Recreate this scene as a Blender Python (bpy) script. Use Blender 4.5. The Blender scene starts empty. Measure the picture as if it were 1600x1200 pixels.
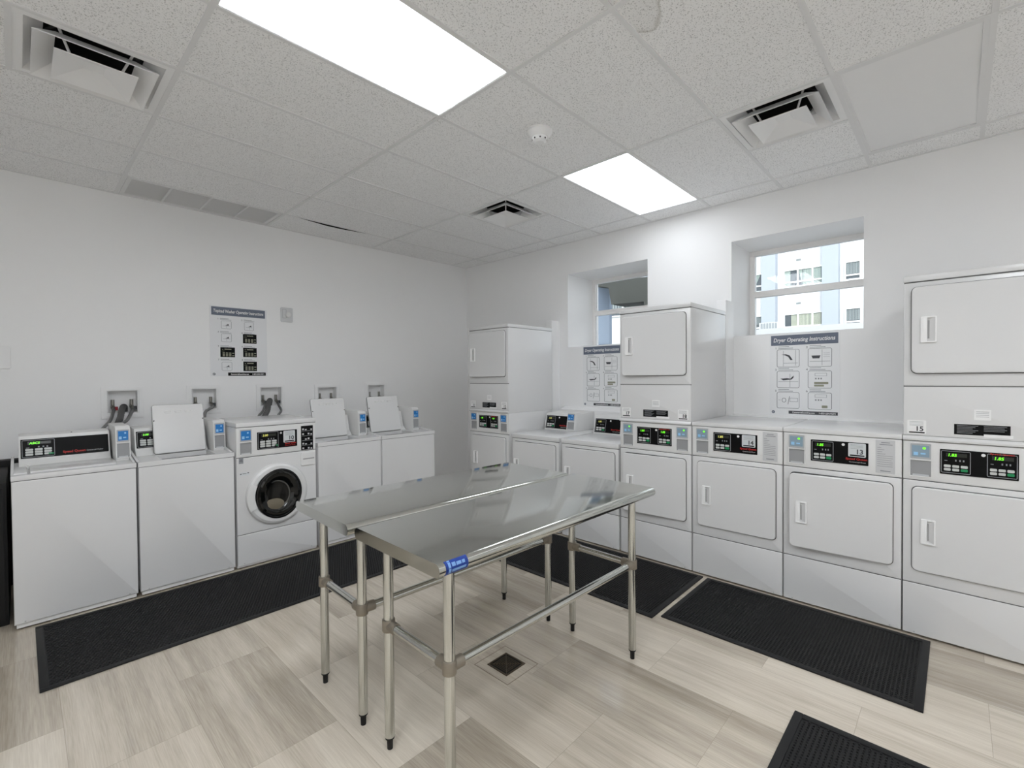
import bpy, bmesh, math, random
from mathutils import Vector, Matrix

random.seed(7)
COL = bpy.context.scene.collection
PI = math.pi

# ------------------------------------------------------------------ materials
def lin(c):
    c = c / 255.0
    return c / 12.92 if c <= 0.04045 else ((c + 0.055) / 1.055) ** 2.4

def rgb(r, g, b):
    return (lin(r), lin(g), lin(b), 1.0)

MATS = {}

def mat(name, color, rough=0.5, metal=0.0, spec=0.5, bump=None, coat=0.0):
    if name in MATS:
        return MATS[name]
    m = bpy.data.materials.new(name)
    m.use_nodes = True
    nt = m.node_tree
    b = nt.nodes['Principled BSDF']
    b.inputs['Base Color'].default_value = color
    b.inputs['Roughness'].default_value = rough
    b.inputs['Metallic'].default_value = metal
    b.inputs['Specular IOR Level'].default_value = spec
    b.inputs['Coat Weight'].default_value = coat
    tc = nt.nodes.new('ShaderNodeTexCoord')
    n = nt.nodes.new('ShaderNodeTexNoise')
    sc, st, dist = bump if bump else (60.0, 0.02, 0.001)
    n.inputs['Scale'].default_value = sc
    n.inputs['Detail'].default_value = 3.0
    nt.links.new(tc.outputs['Object'], n.inputs['Vector'])
    bp = nt.nodes.new('ShaderNodeBump')
    bp.inputs['Strength'].default_value = st
    bp.inputs['Distance'].default_value = dist
    nt.links.new(n.outputs['Fac'], bp.inputs['Height'])
    nt.links.new(bp.outputs['Normal'], b.inputs['Normal'])
    MATS[name] = m
    return m

def emit(name, color, strength):
    m = bpy.data.materials.new(name)
    m.use_nodes = True
    b = m.node_tree.nodes['Principled BSDF']
    b.inputs['Base Color'].default_value = color
    b.inputs['Emission Color'].default_value = color
    b.inputs['Emission Strength'].default_value = strength
    MATS[name] = m
    return m

ENAMEL = mat('white_enamel', rgb(217, 217, 217), 0.2, 0, 0.5, (9.0, 0.02, 0.004))
ENAMEL2 = mat('white_plastic', rgb(222, 222, 221), 0.38)
HANDLE = mat('handle_plastic', rgb(236, 236, 236), 0.4)
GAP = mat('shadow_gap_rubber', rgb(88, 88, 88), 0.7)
WALL = mat('wall_paint', rgb(243, 243, 243), 0.55, 0, 0.4, (7.0, 0.12, 0.01))
TRIMW = mat('painted_board', rgb(240, 240, 240), 0.4)
BLACKP = mat('black_panel', rgb(8, 8, 9), 0.5, 0, 0.15)
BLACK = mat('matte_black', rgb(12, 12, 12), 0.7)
DARK = mat('dark_cavity', rgb(30, 30, 31), 0.8)
GREYP = mat('grey_plastic', rgb(176, 178, 180), 0.45)
LGREY = mat('light_grey_print', rgb(196, 197, 198), 0.55)
DGREY = mat('dark_grey_print', rgb(70, 72, 76), 0.6)
MGREY = mat('mid_grey_print', rgb(140, 142, 146), 0.6)
BTN = mat('button_grey', rgb(200, 202, 200), 0.5)
BTNG = mat('button_green', rgb(20, 140, 84), 0.5)
REDT = mat('red_print', rgb(190, 34, 30), 0.5)
WHITET = mat('white_print', rgb(235, 235, 235), 0.5)
PAPER = mat('poster_paper', rgb(238, 239, 240), 0.45)
HEAD = mat('slate_blue_print', rgb(104, 112, 128), 0.5)
OLIVE = mat('olive_print', rgb(150, 150, 132), 0.6)
BLUE = mat('blue_screen_card', rgb(28, 118, 190), 0.3)
BLUEG = mat('grey_blue_screen_card', rgb(134, 156, 172), 0.3)
LBLUE = mat('light_blue_print', rgb(150, 200, 235), 0.4)
STICK = mat('sticker_paper', rgb(206, 210, 212), 0.45)
HOSE = mat('grey_hose', rgb(112, 112, 112), 0.5)
HOSED = mat('dark_corrugated_hose', rgb(74, 74, 74), 0.6)
BRASS = mat('valve_metal', rgb(150, 148, 142), 0.35, 1.0)
REDP = mat('red_valve_plastic', rgb(150, 28, 40), 0.4)
GALV = mat('galvanized_tube', rgb(205, 206, 202), 0.17, 1.0, 0.5, (40.0, 0.06, 0.002))
CAST = mat('cast_collar', rgb(150, 142, 130), 0.55, 0.75, 0.5, (120.0, 0.2, 0.002))
RUBBER = mat('black_rubber', rgb(24, 24, 25), 0.5, 0, 0.3, (150.0, 0.1, 0.001))
BLUESTK = mat('blue_maker_sticker', rgb(14, 50, 128), 0.35)
DRAINM = mat('bronze_grate', rgb(96, 84, 70), 0.4, 0.8)
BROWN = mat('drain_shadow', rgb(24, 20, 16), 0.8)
TBAR = mat('ceiling_tee_paint', rgb(228, 228, 228), 0.5)
VENTW = mat('vent_white', rgb(240, 240, 240), 0.4)
VENTG = mat('vent_grey', rgb(218, 218, 218), 0.5)
LAUNDRY = mat('tan_fabric', rgb(190, 180, 160), 0.8)
DRUM = mat('drum_steel', rgb(120, 118, 112), 0.3, 1.0)
CONC = mat('grey_concrete', rgb(84, 86, 82), 0.8, 0, 0.3, (6.0, 0.2, 0.01))
FACADE = mat('white_stucco', rgb(222, 224, 226), 0.85, 0, 0.2, (20.0, 0.1, 0.01))
PILAST = mat('shaded_pale_stucco', rgb(172, 179, 188), 0.85, 0, 0.2)  # facade's shade bands put into the pilaster colour
COLBLUE = mat('blue_grey_column_shade', rgb(150, 164, 182), 0.7)  # shade on the column's face put into this blue grey
EXTFR = mat('white_window_frame', rgb(240, 242, 240), 0.5)
EXTGL = mat('dark_window_glass', rgb(62, 70, 76), 0.1)
CURT = mat('pale_green_curtain', rgb(176, 190, 182), 0.9)
BLIND = mat('beige_vertical_blind', rgb(190, 194, 176), 0.9)
GREYBL = mat('grey_blind', rgb(140, 148, 148), 0.8)
ACW = mat('condenser_paint', rgb(206, 208, 206), 0.6)
GRNLED = emit('green_led', rgb(120, 255, 40), 0.75)
YELLED = emit('yellow_led', rgb(216, 214, 110), 0.6)
LC = (0.915, 0.953, 1.0, 1.0)
LAMP = emit('led_panel_glow', LC, 11.0)
LAMP2 = emit('led_panel_glow_dimmer', LC, 4.2)
LAMP3 = emit('led_panel_glow_back', LC, 12.5)
LAMP4 = emit('led_panel_glow_right', LC, 1.2)

def clear_glass():
    m = bpy.data.materials.new('clear_glass')
    m.use_nodes = True
    nt = m.node_tree
    nt.nodes.clear()
    out = nt.nodes.new('ShaderNodeOutputMaterial')
    mix = nt.nodes.new('ShaderNodeMixShader')
    tr = nt.nodes.new('ShaderNodeBsdfTransparent')
    gl = nt.nodes.new('ShaderNodeBsdfGlossy')
    fr = nt.nodes.new('ShaderNodeFresnel')
    fr.inputs['IOR'].default_value = 1.3
    gl.inputs['Roughness'].default_value = 0.03
    tr.inputs['Color'].default_value = (0.95, 0.97, 0.97, 1)
    nt.links.new(fr.outputs[0], mix.inputs[0])
    nt.links.new(tr.outputs[0], mix.inputs[1])
    nt.links.new(gl.outputs[0], mix.inputs[2])
    nt.links.new(mix.outputs[0], out.inputs[0])
    return m
GLASS = clear_glass()

def smoked_glass():
    m = mat('smoked_door_glass', rgb(7, 8, 8), 0.06, 0, 0.6, (4.0, 0.05, 0.01))
    return m
DOORGL = smoked_glass()

def ceiling_mat():
    m = bpy.data.materials.new('mineral_fibre_tile')
    m.use_nodes = True
    nt = m.node_tree
    b = nt.nodes['Principled BSDF']
    b.inputs['Roughness'].default_value = 0.9
    b.inputs['Specular IOR Level'].default_value = 0.1
    tc = nt.nodes.new('ShaderNodeTexCoord')
    n1 = nt.nodes.new('ShaderNodeTexNoise')
    n1.inputs['Scale'].default_value = 150.0
    n1.inputs['Detail'].default_value = 2.0
    nt.links.new(tc.outputs['Object'], n1.inputs['Vector'])
    r = nt.nodes.new('ShaderNodeValToRGB')
    r.color_ramp.elements[0].position = 0.33
    r.color_ramp.elements[0].color = rgb(196, 196, 196)
    r.color_ramp.elements[1].position = 0.44
    r.color_ramp.elements[1].color = rgb(245, 245, 245)
    nt.links.new(n1.outputs['Fac'], r.inputs['Fac'])
    # a brownish water stain with its own shape on one tile
    sep = nt.nodes.new('ShaderNodeSeparateXYZ')
    nt.links.new(tc.outputs['Object'], sep.inputs[0])
    mp = nt.nodes.new('ShaderNodeMapping')
    mp.inputs['Location'].default_value = (-1.90, -1.06, -3.158)
    nt.links.new(tc.outputs['Object'], mp.inputs['Vector'])
    ln = nt.nodes.new('ShaderNodeVectorMath')
    ln.operation = 'LENGTH'
    nz = nt.nodes.new('ShaderNodeTexNoise')
    nz.inputs['Scale'].default_value = 6.0
    nt.links.new(tc.outputs['Object'], nz.inputs['Vector'])
    nt.links.new(mp.outputs[0], ln.inputs[0])
    add = nt.nodes.new('ShaderNodeMath')
    add.operation = 'MULTIPLY_ADD'
    add.inputs[1].default_value = 0.16
    nt.links.new(nz.outputs['Fac'], add.inputs[0])
    nt.links.new(ln.outputs['Value'], add.inputs[2])
    rs = nt.nodes.new('ShaderNodeValToRGB')
    e = rs.color_ramp.elements
    e[0].position = 0.0
    e[0].color = (0.07, 0.07, 0.07, 1)
    e[1].position = 0.232
    e[1].color = (0.0, 0.0, 0.0, 1)
    x = e.new(0.205)
    x.color = (0.10, 0.10, 0.10, 1)
    x = e.new(0.222)
    x.color = (0.45, 0.45, 0.45, 1)
    nt.links.new(add.outputs[0], rs.inputs['Fac'])
    mx = nt.nodes.new('ShaderNodeMix')
    mx.data_type = 'RGBA'
    lt = nt.nodes.new('ShaderNodeMath')
    lt.operation = 'LESS_THAN'
    lt.inputs[1].default_value = 1.106
    nt.links.new(sep.outputs[1], lt.inputs[0])
    ml = nt.nodes.new('ShaderNodeMath')
    ml.operation = 'MULTIPLY'
    nt.links.new(rs.outputs['Color'], ml.inputs[0])
    nt.links.new(lt.outputs[0], ml.inputs[1])
    nt.links.new(ml.outputs[0], mx.inputs[0])
    nt.links.new(r.outputs['Color'], mx.inputs[6])
    mx.inputs[7].default_value = rgb(150, 146, 132)
    nt.links.new(mx.outputs[2], b.inputs['Base Color'])
    bp = nt.nodes.new('ShaderNodeBump')
    bp.inputs['Strength'].default_value = 0.35
    bp.inputs['Distance'].default_value = 0.003
    nt.links.new(n1.outputs['Fac'], bp.inputs['Height'])
    nt.links.new(bp.outputs['Normal'], b.inputs['Normal'])
    return m
CEIL = ceiling_mat()

def floor_mat():
    m = bpy.data.materials.new('vein_cut_travertine')
    m.use_nodes = True
    nt = m.node_tree
    L = nt.links.new
    b = nt.nodes['Principled BSDF']
    b.inputs['Roughness'].default_value = 0.16
    b.inputs['Specular IOR Level'].default_value = 0.5
    def N(t, **k):
        n = nt.nodes.new(t)
        for a, v in k.items():
            setattr(n, a, v)
        return n
    def M(op, a, bb=None, c=None):
        n = N('ShaderNodeMath', operation=op)
        for i, v in enumerate((a, bb, c)):
            if v is None:
                continue
            if isinstance(v, (int, float)):
                n.inputs[i].default_value = v
            else:
                L(v, n.inputs[i])
        return n.outputs[0]
    tc = N('ShaderNodeTexCoord')
    sp = N('ShaderNodeSeparateXYZ')
    L(tc.outputs['Object'], sp.inputs[0])
    x, y = sp.outputs[0], sp.outputs[1]
    TW, TL = 0.4255, 0.852
    cx = M('DIVIDE', M('SUBTRACT', x, 0.112), TW)
    ci = M('FLOOR', cx)
    fx = M('FRACT', cx)
    odd = M('MODULO', M('ADD', ci, 100.0), 2.0)
    yy = M('ADD', M('DIVIDE', M('SUBTRACT', y, 0.74), TL), M('MULTIPLY', odd, 0.5))
    ri = M('FLOOR', yy)
    fy = M('FRACT', yy)
    cv = N('ShaderNodeCombineXYZ')
    L(ci, cv.inputs[0])
    L(ri, cv.inputs[1])
    wn = N('ShaderNodeTexWhiteNoise')
    L(cv.outputs[0], wn.inputs['Vector'])
    # grain runs along y, each tile its own slab of stone
    gv = N('ShaderNodeCombineXYZ')
    L(x, gv.inputs[0])
    L(M('MULTIPLY', y, 0.034), gv.inputs[1])
    L(M('MULTIPLY', wn.outputs['Value'], 37.0), gv.inputs[2])
    g1 = N('ShaderNodeTexNoise')
    g1.inputs['Scale'].default_value = 210.0
    g1.inputs['Detail'].default_value = 4.0
    L(gv.outputs[0], g1.inputs['Vector'])
    g2 = N('ShaderNodeTexNoise')
    g2.inputs['Scale'].default_value = 9.0
    g2.inputs['Detail'].default_value = 3.0
    L(gv.outputs[0], g2.inputs['Vector'])
    g3 = N('ShaderNodeTexNoise')
    g3.inputs['Scale'].default_value = 34.0
    L(gv.outputs[0], g3.inputs['Vector'])
    v = M('ADD', M('MULTIPLY', M('SUBTRACT', g1.outputs['Fac'], 0.5), 0.5),
          M('ADD', M('MULTIPLY', M('SUBTRACT', g2.outputs['Fac'], 0.5), 0.75),
            M('ADD', M('MULTIPLY', M('SUBTRACT', g3.outputs['Fac'], 0.5), 0.35),
              M('ADD', M('MULTIPLY', wn.outputs['Value'], 0.40), 0.27))))
    r = N('ShaderNodeValToRGB')
    e = r.color_ramp.elements
    e[0].position = 0.05
    e[0].color = rgb(150, 140, 126)
    e[1].position = 0.98
    e[1].color = rgb(226, 218, 204)
    q = e.new(0.45)
    q.color = rgb(192, 182, 167)
    L(v, r.inputs['Fac'])
    # joints
    dx = M('MULTIPLY', M('MINIMUM', fx, M('SUBTRACT', 1.0, fx)), TW)
    dy = M('MULTIPLY', M('MINIMUM', fy, M('SUBTRACT', 1.0, fy)), TL)
    d = M('MINIMUM', dx, dy)
    j = M('LESS_THAN', d, 0.0012)
    mx = N('ShaderNodeMix', data_type='RGBA')
    L(M('MULTIPLY', j, 0.45), mx.inputs[0])
    L(r.outputs['Color'], mx.inputs[6])
    mx.inputs[7].default_value = rgb(140, 130, 116)
    L(mx.outputs[2], b.inputs['Base Color'])
    bp = N('ShaderNodeBump')
    bp.inputs['Strength'].default_value = 0.06
    bp.inputs['Distance'].default_value = 0.002
    L(M('SUBTRACT', M('MULTIPLY', g2.outputs['Fac'], 0.5), j), bp.inputs['Height'])
    L(bp.outputs['Normal'], b.inputs['Normal'])
    L(M('ADD', M('MULTIPLY', g3.outputs['Fac'], 0.08), 0.045), b.inputs['Roughness'])
    return m
FLOOR = floor_mat()

def steel_mat():
    m = bpy.data.materials.new('brushed_stainless')
    m.use_nodes = True
    nt = m.node_tree
    b = nt.nodes['Principled BSDF']
    b.inputs['Base Color'].default_value = rgb(206, 207, 202)
    b.inputs['Metallic'].default_value = 1.0
    b.inputs['Roughness'].default_value = 0.2
    tc = nt.nodes.new('ShaderNodeTexCoord')
    mp = nt.nodes.new('ShaderNodeMapping')
    mp.inputs['Scale'].default_value = (2.0, 90.0, 2.0)
    nt.links.new(tc.outputs['Object'], mp.inputs['Vector'])
    n = nt.nodes.new('ShaderNodeTexNoise')
    n.inputs['Scale'].default_value = 6.0
    n.inputs['Detail'].default_value = 4.0
    nt.links.new(mp.outputs[0], n.inputs['Vector'])
    w = nt.nodes.new('ShaderNodeTexNoise')
    w.inputs['Scale'].default_value = 3.5
    nt.links.new(tc.outputs['Object'], w.inputs['Vector'])
    b1 = nt.nodes.new('ShaderNodeBump')
    b1.inputs['Strength'].default_value = 0.05
    b1.inputs['Distance'].default_value = 0.0006
    nt.links.new(n.outputs['Fac'], b1.inputs['Height'])
    b2 = nt.nodes.new('ShaderNodeBump')
    b2.inputs['Strength'].default_value = 0.035
    b2.inputs['Distance'].default_value = 0.01
    nt.links.new(w.outputs['Fac'], b2.inputs['Height'])
    nt.links.new(b1.outputs['Normal'], b2.inputs['Normal'])
    nt.links.new(b2.outputs['Normal'], b.inputs['Normal'])
    rr = nt.nodes.new('ShaderNodeMapRange')
    rr.inputs['To Min'].default_value = 0.05
    rr.inputs['To Max'].default_value = 0.10
    nt.links.new(n.outputs['Fac'], rr.inputs['Value'])
    nt.links.new(rr.outputs[0], b.inputs['Roughness'])
    return m
STEEL = steel_mat()

# ------------------------------------------------------------------ geometry helpers
def rr_pts(x0, x1, z0, z1, r, seg=5):
    r = max(1e-5, min(r, (x1 - x0) / 2 - 1e-5, (z1 - z0) / 2 - 1e-5))
    pts = []
    for cx, cz, a0 in ((x1 - r, z1 - r, 0), (x0 + r, z1 - r, 90), (x0 + r, z0 + r, 180), (x1 - r, z0 + r, 270)):
        for k in range(seg + 1):
            a = math.radians(a0 + 90 * k / seg)
            pts.append((cx + r * math.cos(a), cz + r * math.sin(a)))
    return pts          # counter-clockwise seen from -y

class MB:
    def __init__(self):
        self.bm = bmesh.new()
    def face(self, vs):
        try:
            return self.bm.faces.new(vs)
        except ValueError:
            return None
    def quad(self, *ps):
        return self.face([self.bm.verts.new(p) for p in ps])
    def box(self, x0, x1, y0, y1, z0, z1):
        v = [self.bm.verts.new((x, y, z)) for x in (x0, x1) for y in (y0, y1) for z in (z0, z1)]
        for f in ((0, 1, 3, 2), (4, 6, 7, 5), (0, 4, 5, 1), (2, 3, 7, 6), (0, 2, 6, 4), (1, 5, 7, 3)):
            self.face([v[i] for i in f])
        return self
    def prism(self, pts, y0, y1):
        """outline in (x,z), extruded along y"""
        a = [self.bm.verts.new((p[0], y0, p[1])) for p in pts]
        b = [self.bm.verts.new((p[0], y1, p[1])) for p in pts]
        n = len(pts)
        self.face(a)
        self.face(b[::-1])
        for i in range(n):
            j = (i + 1) % n
            self.face([a[i], b[i], b[j], a[j]])
        return self
    def prismx(self, pts, x0, x1):
        """outline in (y,z), extruded along x"""
        a = [self.bm.verts.new((x0, p[0], p[1])) for p in pts]
        b = [self.bm.verts.new((x1, p[0], p[1])) for p in pts]
        n = len(pts)
        self.face(a)
        self.face(b[::-1])
        for i in range(n):
            j = (i + 1) % n
            self.face([a[i], b[i], b[j], a[j]])
        return self
    def rr(self, x0, x1, z0, z1, y0, y1, r=0.01, seg=5):
        return self.prism(rr_pts(x0, x1, z0, z1, r, seg), y0, y1)
    def dome(self, x0, x1, z0, z1, yf, yb, r, e):
        """rounded slab whose front edge is softened by e"""
        loops = []
        for d, y in ((0, yb), (0, yf + e), (0.3 * e, yf + 0.3 * e), (e, yf)):
            pts = rr_pts(x0 + d, x1 - d, z0 + d, z1 - d, max(r - d, 0.002), 6)
            loops.append([self.bm.verts.new((p[0], y, p[1])) for p in pts])
        n = len(loops[0])
        for A, B in zip(loops, loops[1:]):
            for i in range(n):
                j = (i + 1) % n
                self.face([A[i], A[j], B[j], B[i]])
        self.face(loops[-1])
        self.face(loops[0][::-1])
        return self
    def ring(self, x0, x1, z0, z1, w, y0, y1, r=0.01, seg=5):
        o = rr_pts(x0, x1, z0, z1, r, seg)
        i_ = rr_pts(x0 + w, x1 - w, z0 + w, z1 - w, max(r - w, 0.0015), seg)
        V = [[self.bm.verts.new((p[0], y, p[1])) for p in P] for P in (o, i_) for y in (y0, y1)]
        of, ob, inf, inb = V
        n = len(o)
        for k in range(n):
            j = (k + 1) % n
            self.face([of[k], of[j], inf[j], inf[k]])
            self.face([ob[j], ob[k], inb[k], inb[j]])
            self.face([of[j], of[k], ob[k], ob[j]])
            self.face([inf[k], inf[j], inb[j], inb[k]])
        return self
    def cyl(self, p0, p1, r0, r1=None, n=20):
        r1 = r0 if r1 is None else r1
        p0, p1 = Vector(p0), Vector(p1)
        d = (p1 - p0).normalized()
        u = d.orthogonal().normalized()
        w = d.cross(u)
        A, B = [], []
        for k in range(n):
            a = 2 * PI * k / n
            o = u * math.cos(a) + w * math.sin(a)
            A.append(self.bm.verts.new(p0 + o * r0))
            B.append(self.bm.verts.new(p1 + o * r1))
        for k in range(n):
            j = (k + 1) % n
            self.face([A[k], A[j], B[j], B[k]])
        self.face(A[::-1])
        self.face(B)
        return self
    def tube(self, path, r, n=20, rib=0):
        P = [Vector(p) for p in path]
        Q = []
        for i in range(len(P) - 1):      # Catmull-Rom
            a = P[max(i - 1, 0)]
            b, c = P[i], P[i + 1]
            d = P[min(i + 2, len(P) - 1)]
            m = 10
            for k in range(m):
                t = k / m
                Q.append(0.5 * ((2 * b) + (c - a) * t + (2 * a - 5 * b + 4 * c - d) * t * t + (3 * b - a - 3 * c + d) * t ** 3))
        Q.append(P[-1])
        loops = []
        u = None
        for i, q in enumerate(Q):
            d = (Q[min(i + 1, len(Q) - 1)] - Q[max(i - 1, 0)]).normalized()
            u = d.orthogonal().normalized() if u is None else (u - d * u.dot(d)).normalized()
            w = d.cross(u)
            rad = r * (1.0 + (0.12 if rib and i % 2 else 0.0))
            loops.append([self.bm.verts.new(q + (u * math.cos(2 * PI * k / n) + w * math.sin(2 * PI * k / n)) * rad) for k in range(n)])
        for A, B in zip(loops, loops[1:]):
            for k in range(n):
                j = (k + 1) % n
                self.face([A[k], A[j], B[j], B[k]])
        self.face(loops[0][::-1])
        self.face(loops[-1])
        return self
    def lathe_y(self, prof, cx, cz, sx=1.0, sz=1.0, n=64):
        """profile [(radius, y)] turned about the y axis, elliptical scale"""
        loops = []
        for r, y in prof:
            if r < 1e-6:
                loops.append([self.bm.verts.new((cx, y, cz))])
            else:
                loops.append([self.bm.verts.new((cx + r * sx * math.cos(2 * PI * k / n), y, cz + r * sz * math.sin(2 * PI * k / n))) for k in range(n)])
        for A, B in zip(loops, loops[1:]):
            for k in range(n):
                j = (k + 1) % n
                if len(A) == 1 and len(B) == 1:
                    continue
                if len(A) == 1:
                    self.face([A[0], B[j], B[k]])
                elif len(B) == 1:
                    self.face([A[k], A[j], B[0]])
                else:
                    self.face([A[k], A[j], B[j], B[k]])
        return self
    def lathe_z(self, prof, cx, cy, n=32):
        loops = []
        for r, z in prof:
            if r < 1e-6:
                loops.append([self.bm.verts.new((cx, cy, z))])
            else:
                loops.append([self.bm.verts.new((cx + r * math.cos(2 * PI * k / n), cy + r * math.sin(2 * PI * k / n), z)) for k in range(n)])
        for A, B in zip(loops, loops[1:]):
            for k in range(n):
                j = (k + 1) % n
                if len(A) == 1 and len(B) == 1:
                    continue
                if len(A) == 1:
                    self.face([A[0], B[j], B[k]])
                elif len(B) == 1:
                    self.face([A[k], A[j], B[0]])
                else:
                    self.face([A[k], A[j], B[j], B[k]])
        return self
    def build(self, name, m, parent=None, bevel=0.0, M=None, smooth=True, fix=True):
        bm = self.bm
        if fix:
            bmesh.ops.recalc_face_normals(bm, faces=bm.faces[:])
        if bevel > 0:
            ed = [e for e in bm.edges if len(e.link_faces) == 2 and e.calc_face_angle(0) > math.radians(40)]
            bmesh.ops.bevel(bm, geom=ed, offset=bevel, segments=2, profile=0.6, affect='EDGES', clamp_overlap=True)
        if M is not None:
            bmesh.ops.transform(bm, matrix=M, verts=bm.verts[:])
        me = bpy.data.meshes.new(name)
        bm.to_mesh(me)
        bm.free()
        if smooth:
            me.polygons.foreach_set('use_smooth', [True] * len(me.polygons))
            me.set_sharp_from_angle(angle=math.radians(22))
        me.materials.append(m)
        o = bpy.data.objects.new(name, me)
        COL.objects.link(o)
        if parent is not None:
            o.parent = parent
        return o

def thing(name, label, cat, loc=(0, 0, 0), rz=0.0, group=None):
    o = bpy.data.objects.new(name, None)
    o.empty_display_size = 0.05
    COL.objects.link(o)
    o.location = loc
    o.rotation_euler = (0, 0, rz)
    o['label'] = label
    o['category'] = cat
    if group:
        o['group'] = group
    return o

def tag(o, label, cat, group=None):
    o['label'] = label
    o['category'] = cat
    if group:
        o['group'] = group
    return o

def struct(o):
    o['kind'] = 'structure'
    return o

def text(name, s, x, z, h, m, parent, y=0.0, M=None, shear=0.0, width=None, align='LEFT', bold=0.0, depth=0.0004):
    """lettering standing on a plane facing -y; (x,z) lower-left corner of the line, h capital height"""
    cu = bpy.data.curves.new('txt', 'FONT')
    cu.body = s
    cu.size = h / 0.70
    cu.shear = shear
    cu.align_x = align
    cu.extrude = depth
    cu.offset = bold
    cu.resolution_u = 3
    to = bpy.data.objects.new('txt', cu)
    COL.objects.link(to)
    dg = bpy.context.evaluated_depsgraph_get()
    dg.update()
    me = bpy.data.meshes.new_from_object(to.evaluated_get(dg))
    bpy.data.objects.remove(to)
    bpy.data.curves.remove(cu)
    me.name = name
    if width and len(me.vertices):
        xs = [v.co.x for v in me.vertices]
        k = width / (max(xs) - min(xs))
        me.transform(Matrix.Diagonal((k, 1, 1, 1)))
    T = Matrix(((1, 0, 0, x), (0, 0, -1, y), (0, 1, 0, z), (0, 0, 0, 1)))
    if M is not None:
        T = M @ T
    me.transform(T)
    me.materials.clear()
    me.materials.append(m)
    o = bpy.data.objects.new(name, me)
    COL.objects.link(o)
    o.parent = parent
    return o

def bars(rows, y0, y1):
    """thin printed rules: list of (x0,x1,z0,z1)"""
    b = MB()
    for x0, x1, z0, z1 in rows:
        b.box(x0, x1, y0, y1, z0, z1)
    return b

# ------------------------------------------------------------------ camera
H = 1.541
yaw, pitch, roll, F = 0.76, -0.015, -0.0076, 732.135
c, s = math.cos(yaw), math.sin(yaw)
F0 = Vector((c, s, 0))
R0 = Vector((s, -c, 0))
Zv = Vector((0, 0, 1))
Fw = F0 * math.cos(pitch) + Zv * math.sin(pitch)
U0 = Zv * math.cos(pitch) - F0 * math.sin(pitch)
Rr = R0 * math.cos(roll) + U0 * math.sin(roll)
Ur = U0 * math.cos(roll) - R0 * math.sin(roll)
cd = bpy.data.cameras.new('camera')
cd.sensor_width = 36.0
cd.lens = F / 1600 * 36.0
cd.clip_start = 0.02
cam = bpy.data.objects.new('camera', cd)
cam.matrix_world = Matrix(((Rr.x, Ur.x, -Fw.x, 0), (Rr.y, Ur.y, -Fw.y, 0), (Rr.z, Ur.z, -Fw.z, H), (0, 0, 0, 1)))
COL.objects.link(cam)
bpy.context.scene.camera = cam

# ------------------------------------------------------------------ room shell
XW, YW, ZC = 4.607, 5.292, 3.158
XB, YB = -1.75, -2.7            # walls behind the camera
THK = 0.53                       # depth of the window reveals
L0, L1, L2, L3 = 0.601, 1.8205, 3.04, 4.325
CR = [2.3326 + 0.6118 * k for k in range(-9, 5)]    # cross tees, CR[9] is row zero
def C(k): return 2.3326 + 0.6118 * k

struct(MB().box(XB - 0.1, XW + 0.7, YB - 0.1, YW + 0.2, -0.1, 0).build('floor', FLOOR))

def holed(us, vs, holes, quad):
    """grid of quads over us x vs leaving the holes out"""
    us, vs = sorted(set(us)), sorted(set(vs))
    for a, b in zip(us, us[1:]):
        for p, q in zip(vs, vs[1:]):
            mu, mv = (a + b) / 2, (p + q) / 2
            if any(h[0] < mu < h[1] and h[2] < mv < h[3] for h in holes):
                continue
            quad(a, b, p, q)

W1 = (2.385, 3.432, 1.897, 2.779)     # y0,y1,z0,z1 of the far window opening
W2 = (0.540, 1.536, 1.903, 2.787)
wb = MB()
us = [YB, YW, W1[0], W1[1], W2[0], W2[1]]
vs = [0, ZC, W1[2], W1[3], W2[2], W2[3]]
for X_ in (XW, XW + THK + 0.1):
    holed(us, vs, (W1, W2), lambda a, b, p, q: wb.quad((X_, a, p), (X_, b, p), (X_, b, q), (X_, a, q)))
for w in (W1, W2):
    x0, x1 = XW, XW + THK + 0.1
    wb.quad((x0, w[0], w[2]), (x1, w[0], w[2]), (x1, w[1], w[2]), (x0, w[1], w[2]))
    wb.quad((x0, w[0], w[3]), (x1, w[0], w[3]), (x1, w[1], w[3]), (x0, w[1], w[3]))
    wb.quad((x0, w[0], w[2]), (x1, w[0], w[2]), (x1, w[0], w[3]), (x0, w[0], w[3]))
    wb.quad((x0, w[1], w[2]), (x1, w[1], w[2]), (x1, w[1], w[3]), (x0, w[1], w[3]))
struct(wb.build('wall_right', WALL, smooth=False))

# five recesses for the laundry outlet boxes in the left wall
OUT = [(0.52, 0.728, 1.254, 1.459), (1.133, 1.34, 1.254, 1.461), (1.74, 1.951, 1.254, 1.463), (2.350, 2.569, 1.254, 1.450), (2.981, 3.199, 1.254, 1.464)]
wl = MB()
us = [XB, XW]
vs = [0, ZC]
for h in OUT:
    us += [h[0], h[1]]
    vs += [h[2], h[3]]
holed(us, vs, OUT, lambda a, b, p, q: wl.quad((a, YW, p), (b, YW, p), (b, YW, q), (a, YW, q)))
for h in OUT:
    y0, y1 = YW, YW + 0.09
    wl.quad((h[0], y1, h[2]), (h[1], y1, h[2]), (h[1], y1, h[3]), (h[0], y1, h[3]))
    wl.quad((h[0], y0, h[2]), (h[0], y1, h[2]), (h[0], y1, h[3]), (h[0], y0, h[3]))
    wl.quad((h[1], y0, h[2]), (h[1], y1, h[2]), (h[1], y1, h[3]), (h[1], y0, h[3]))
    wl.quad((h[0], y0, h[2]), (h[0], y1, h[2]), (h[1], y1, h[2]), (h[1], y0, h[2]))
    wl.quad((h[0], y0, h[3]), (h[0], y1, h[3]), (h[1], y1, h[3]), (h[1], y0, h[3]))
struct(wl.build('wall_left', WALL, smooth=False))
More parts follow.
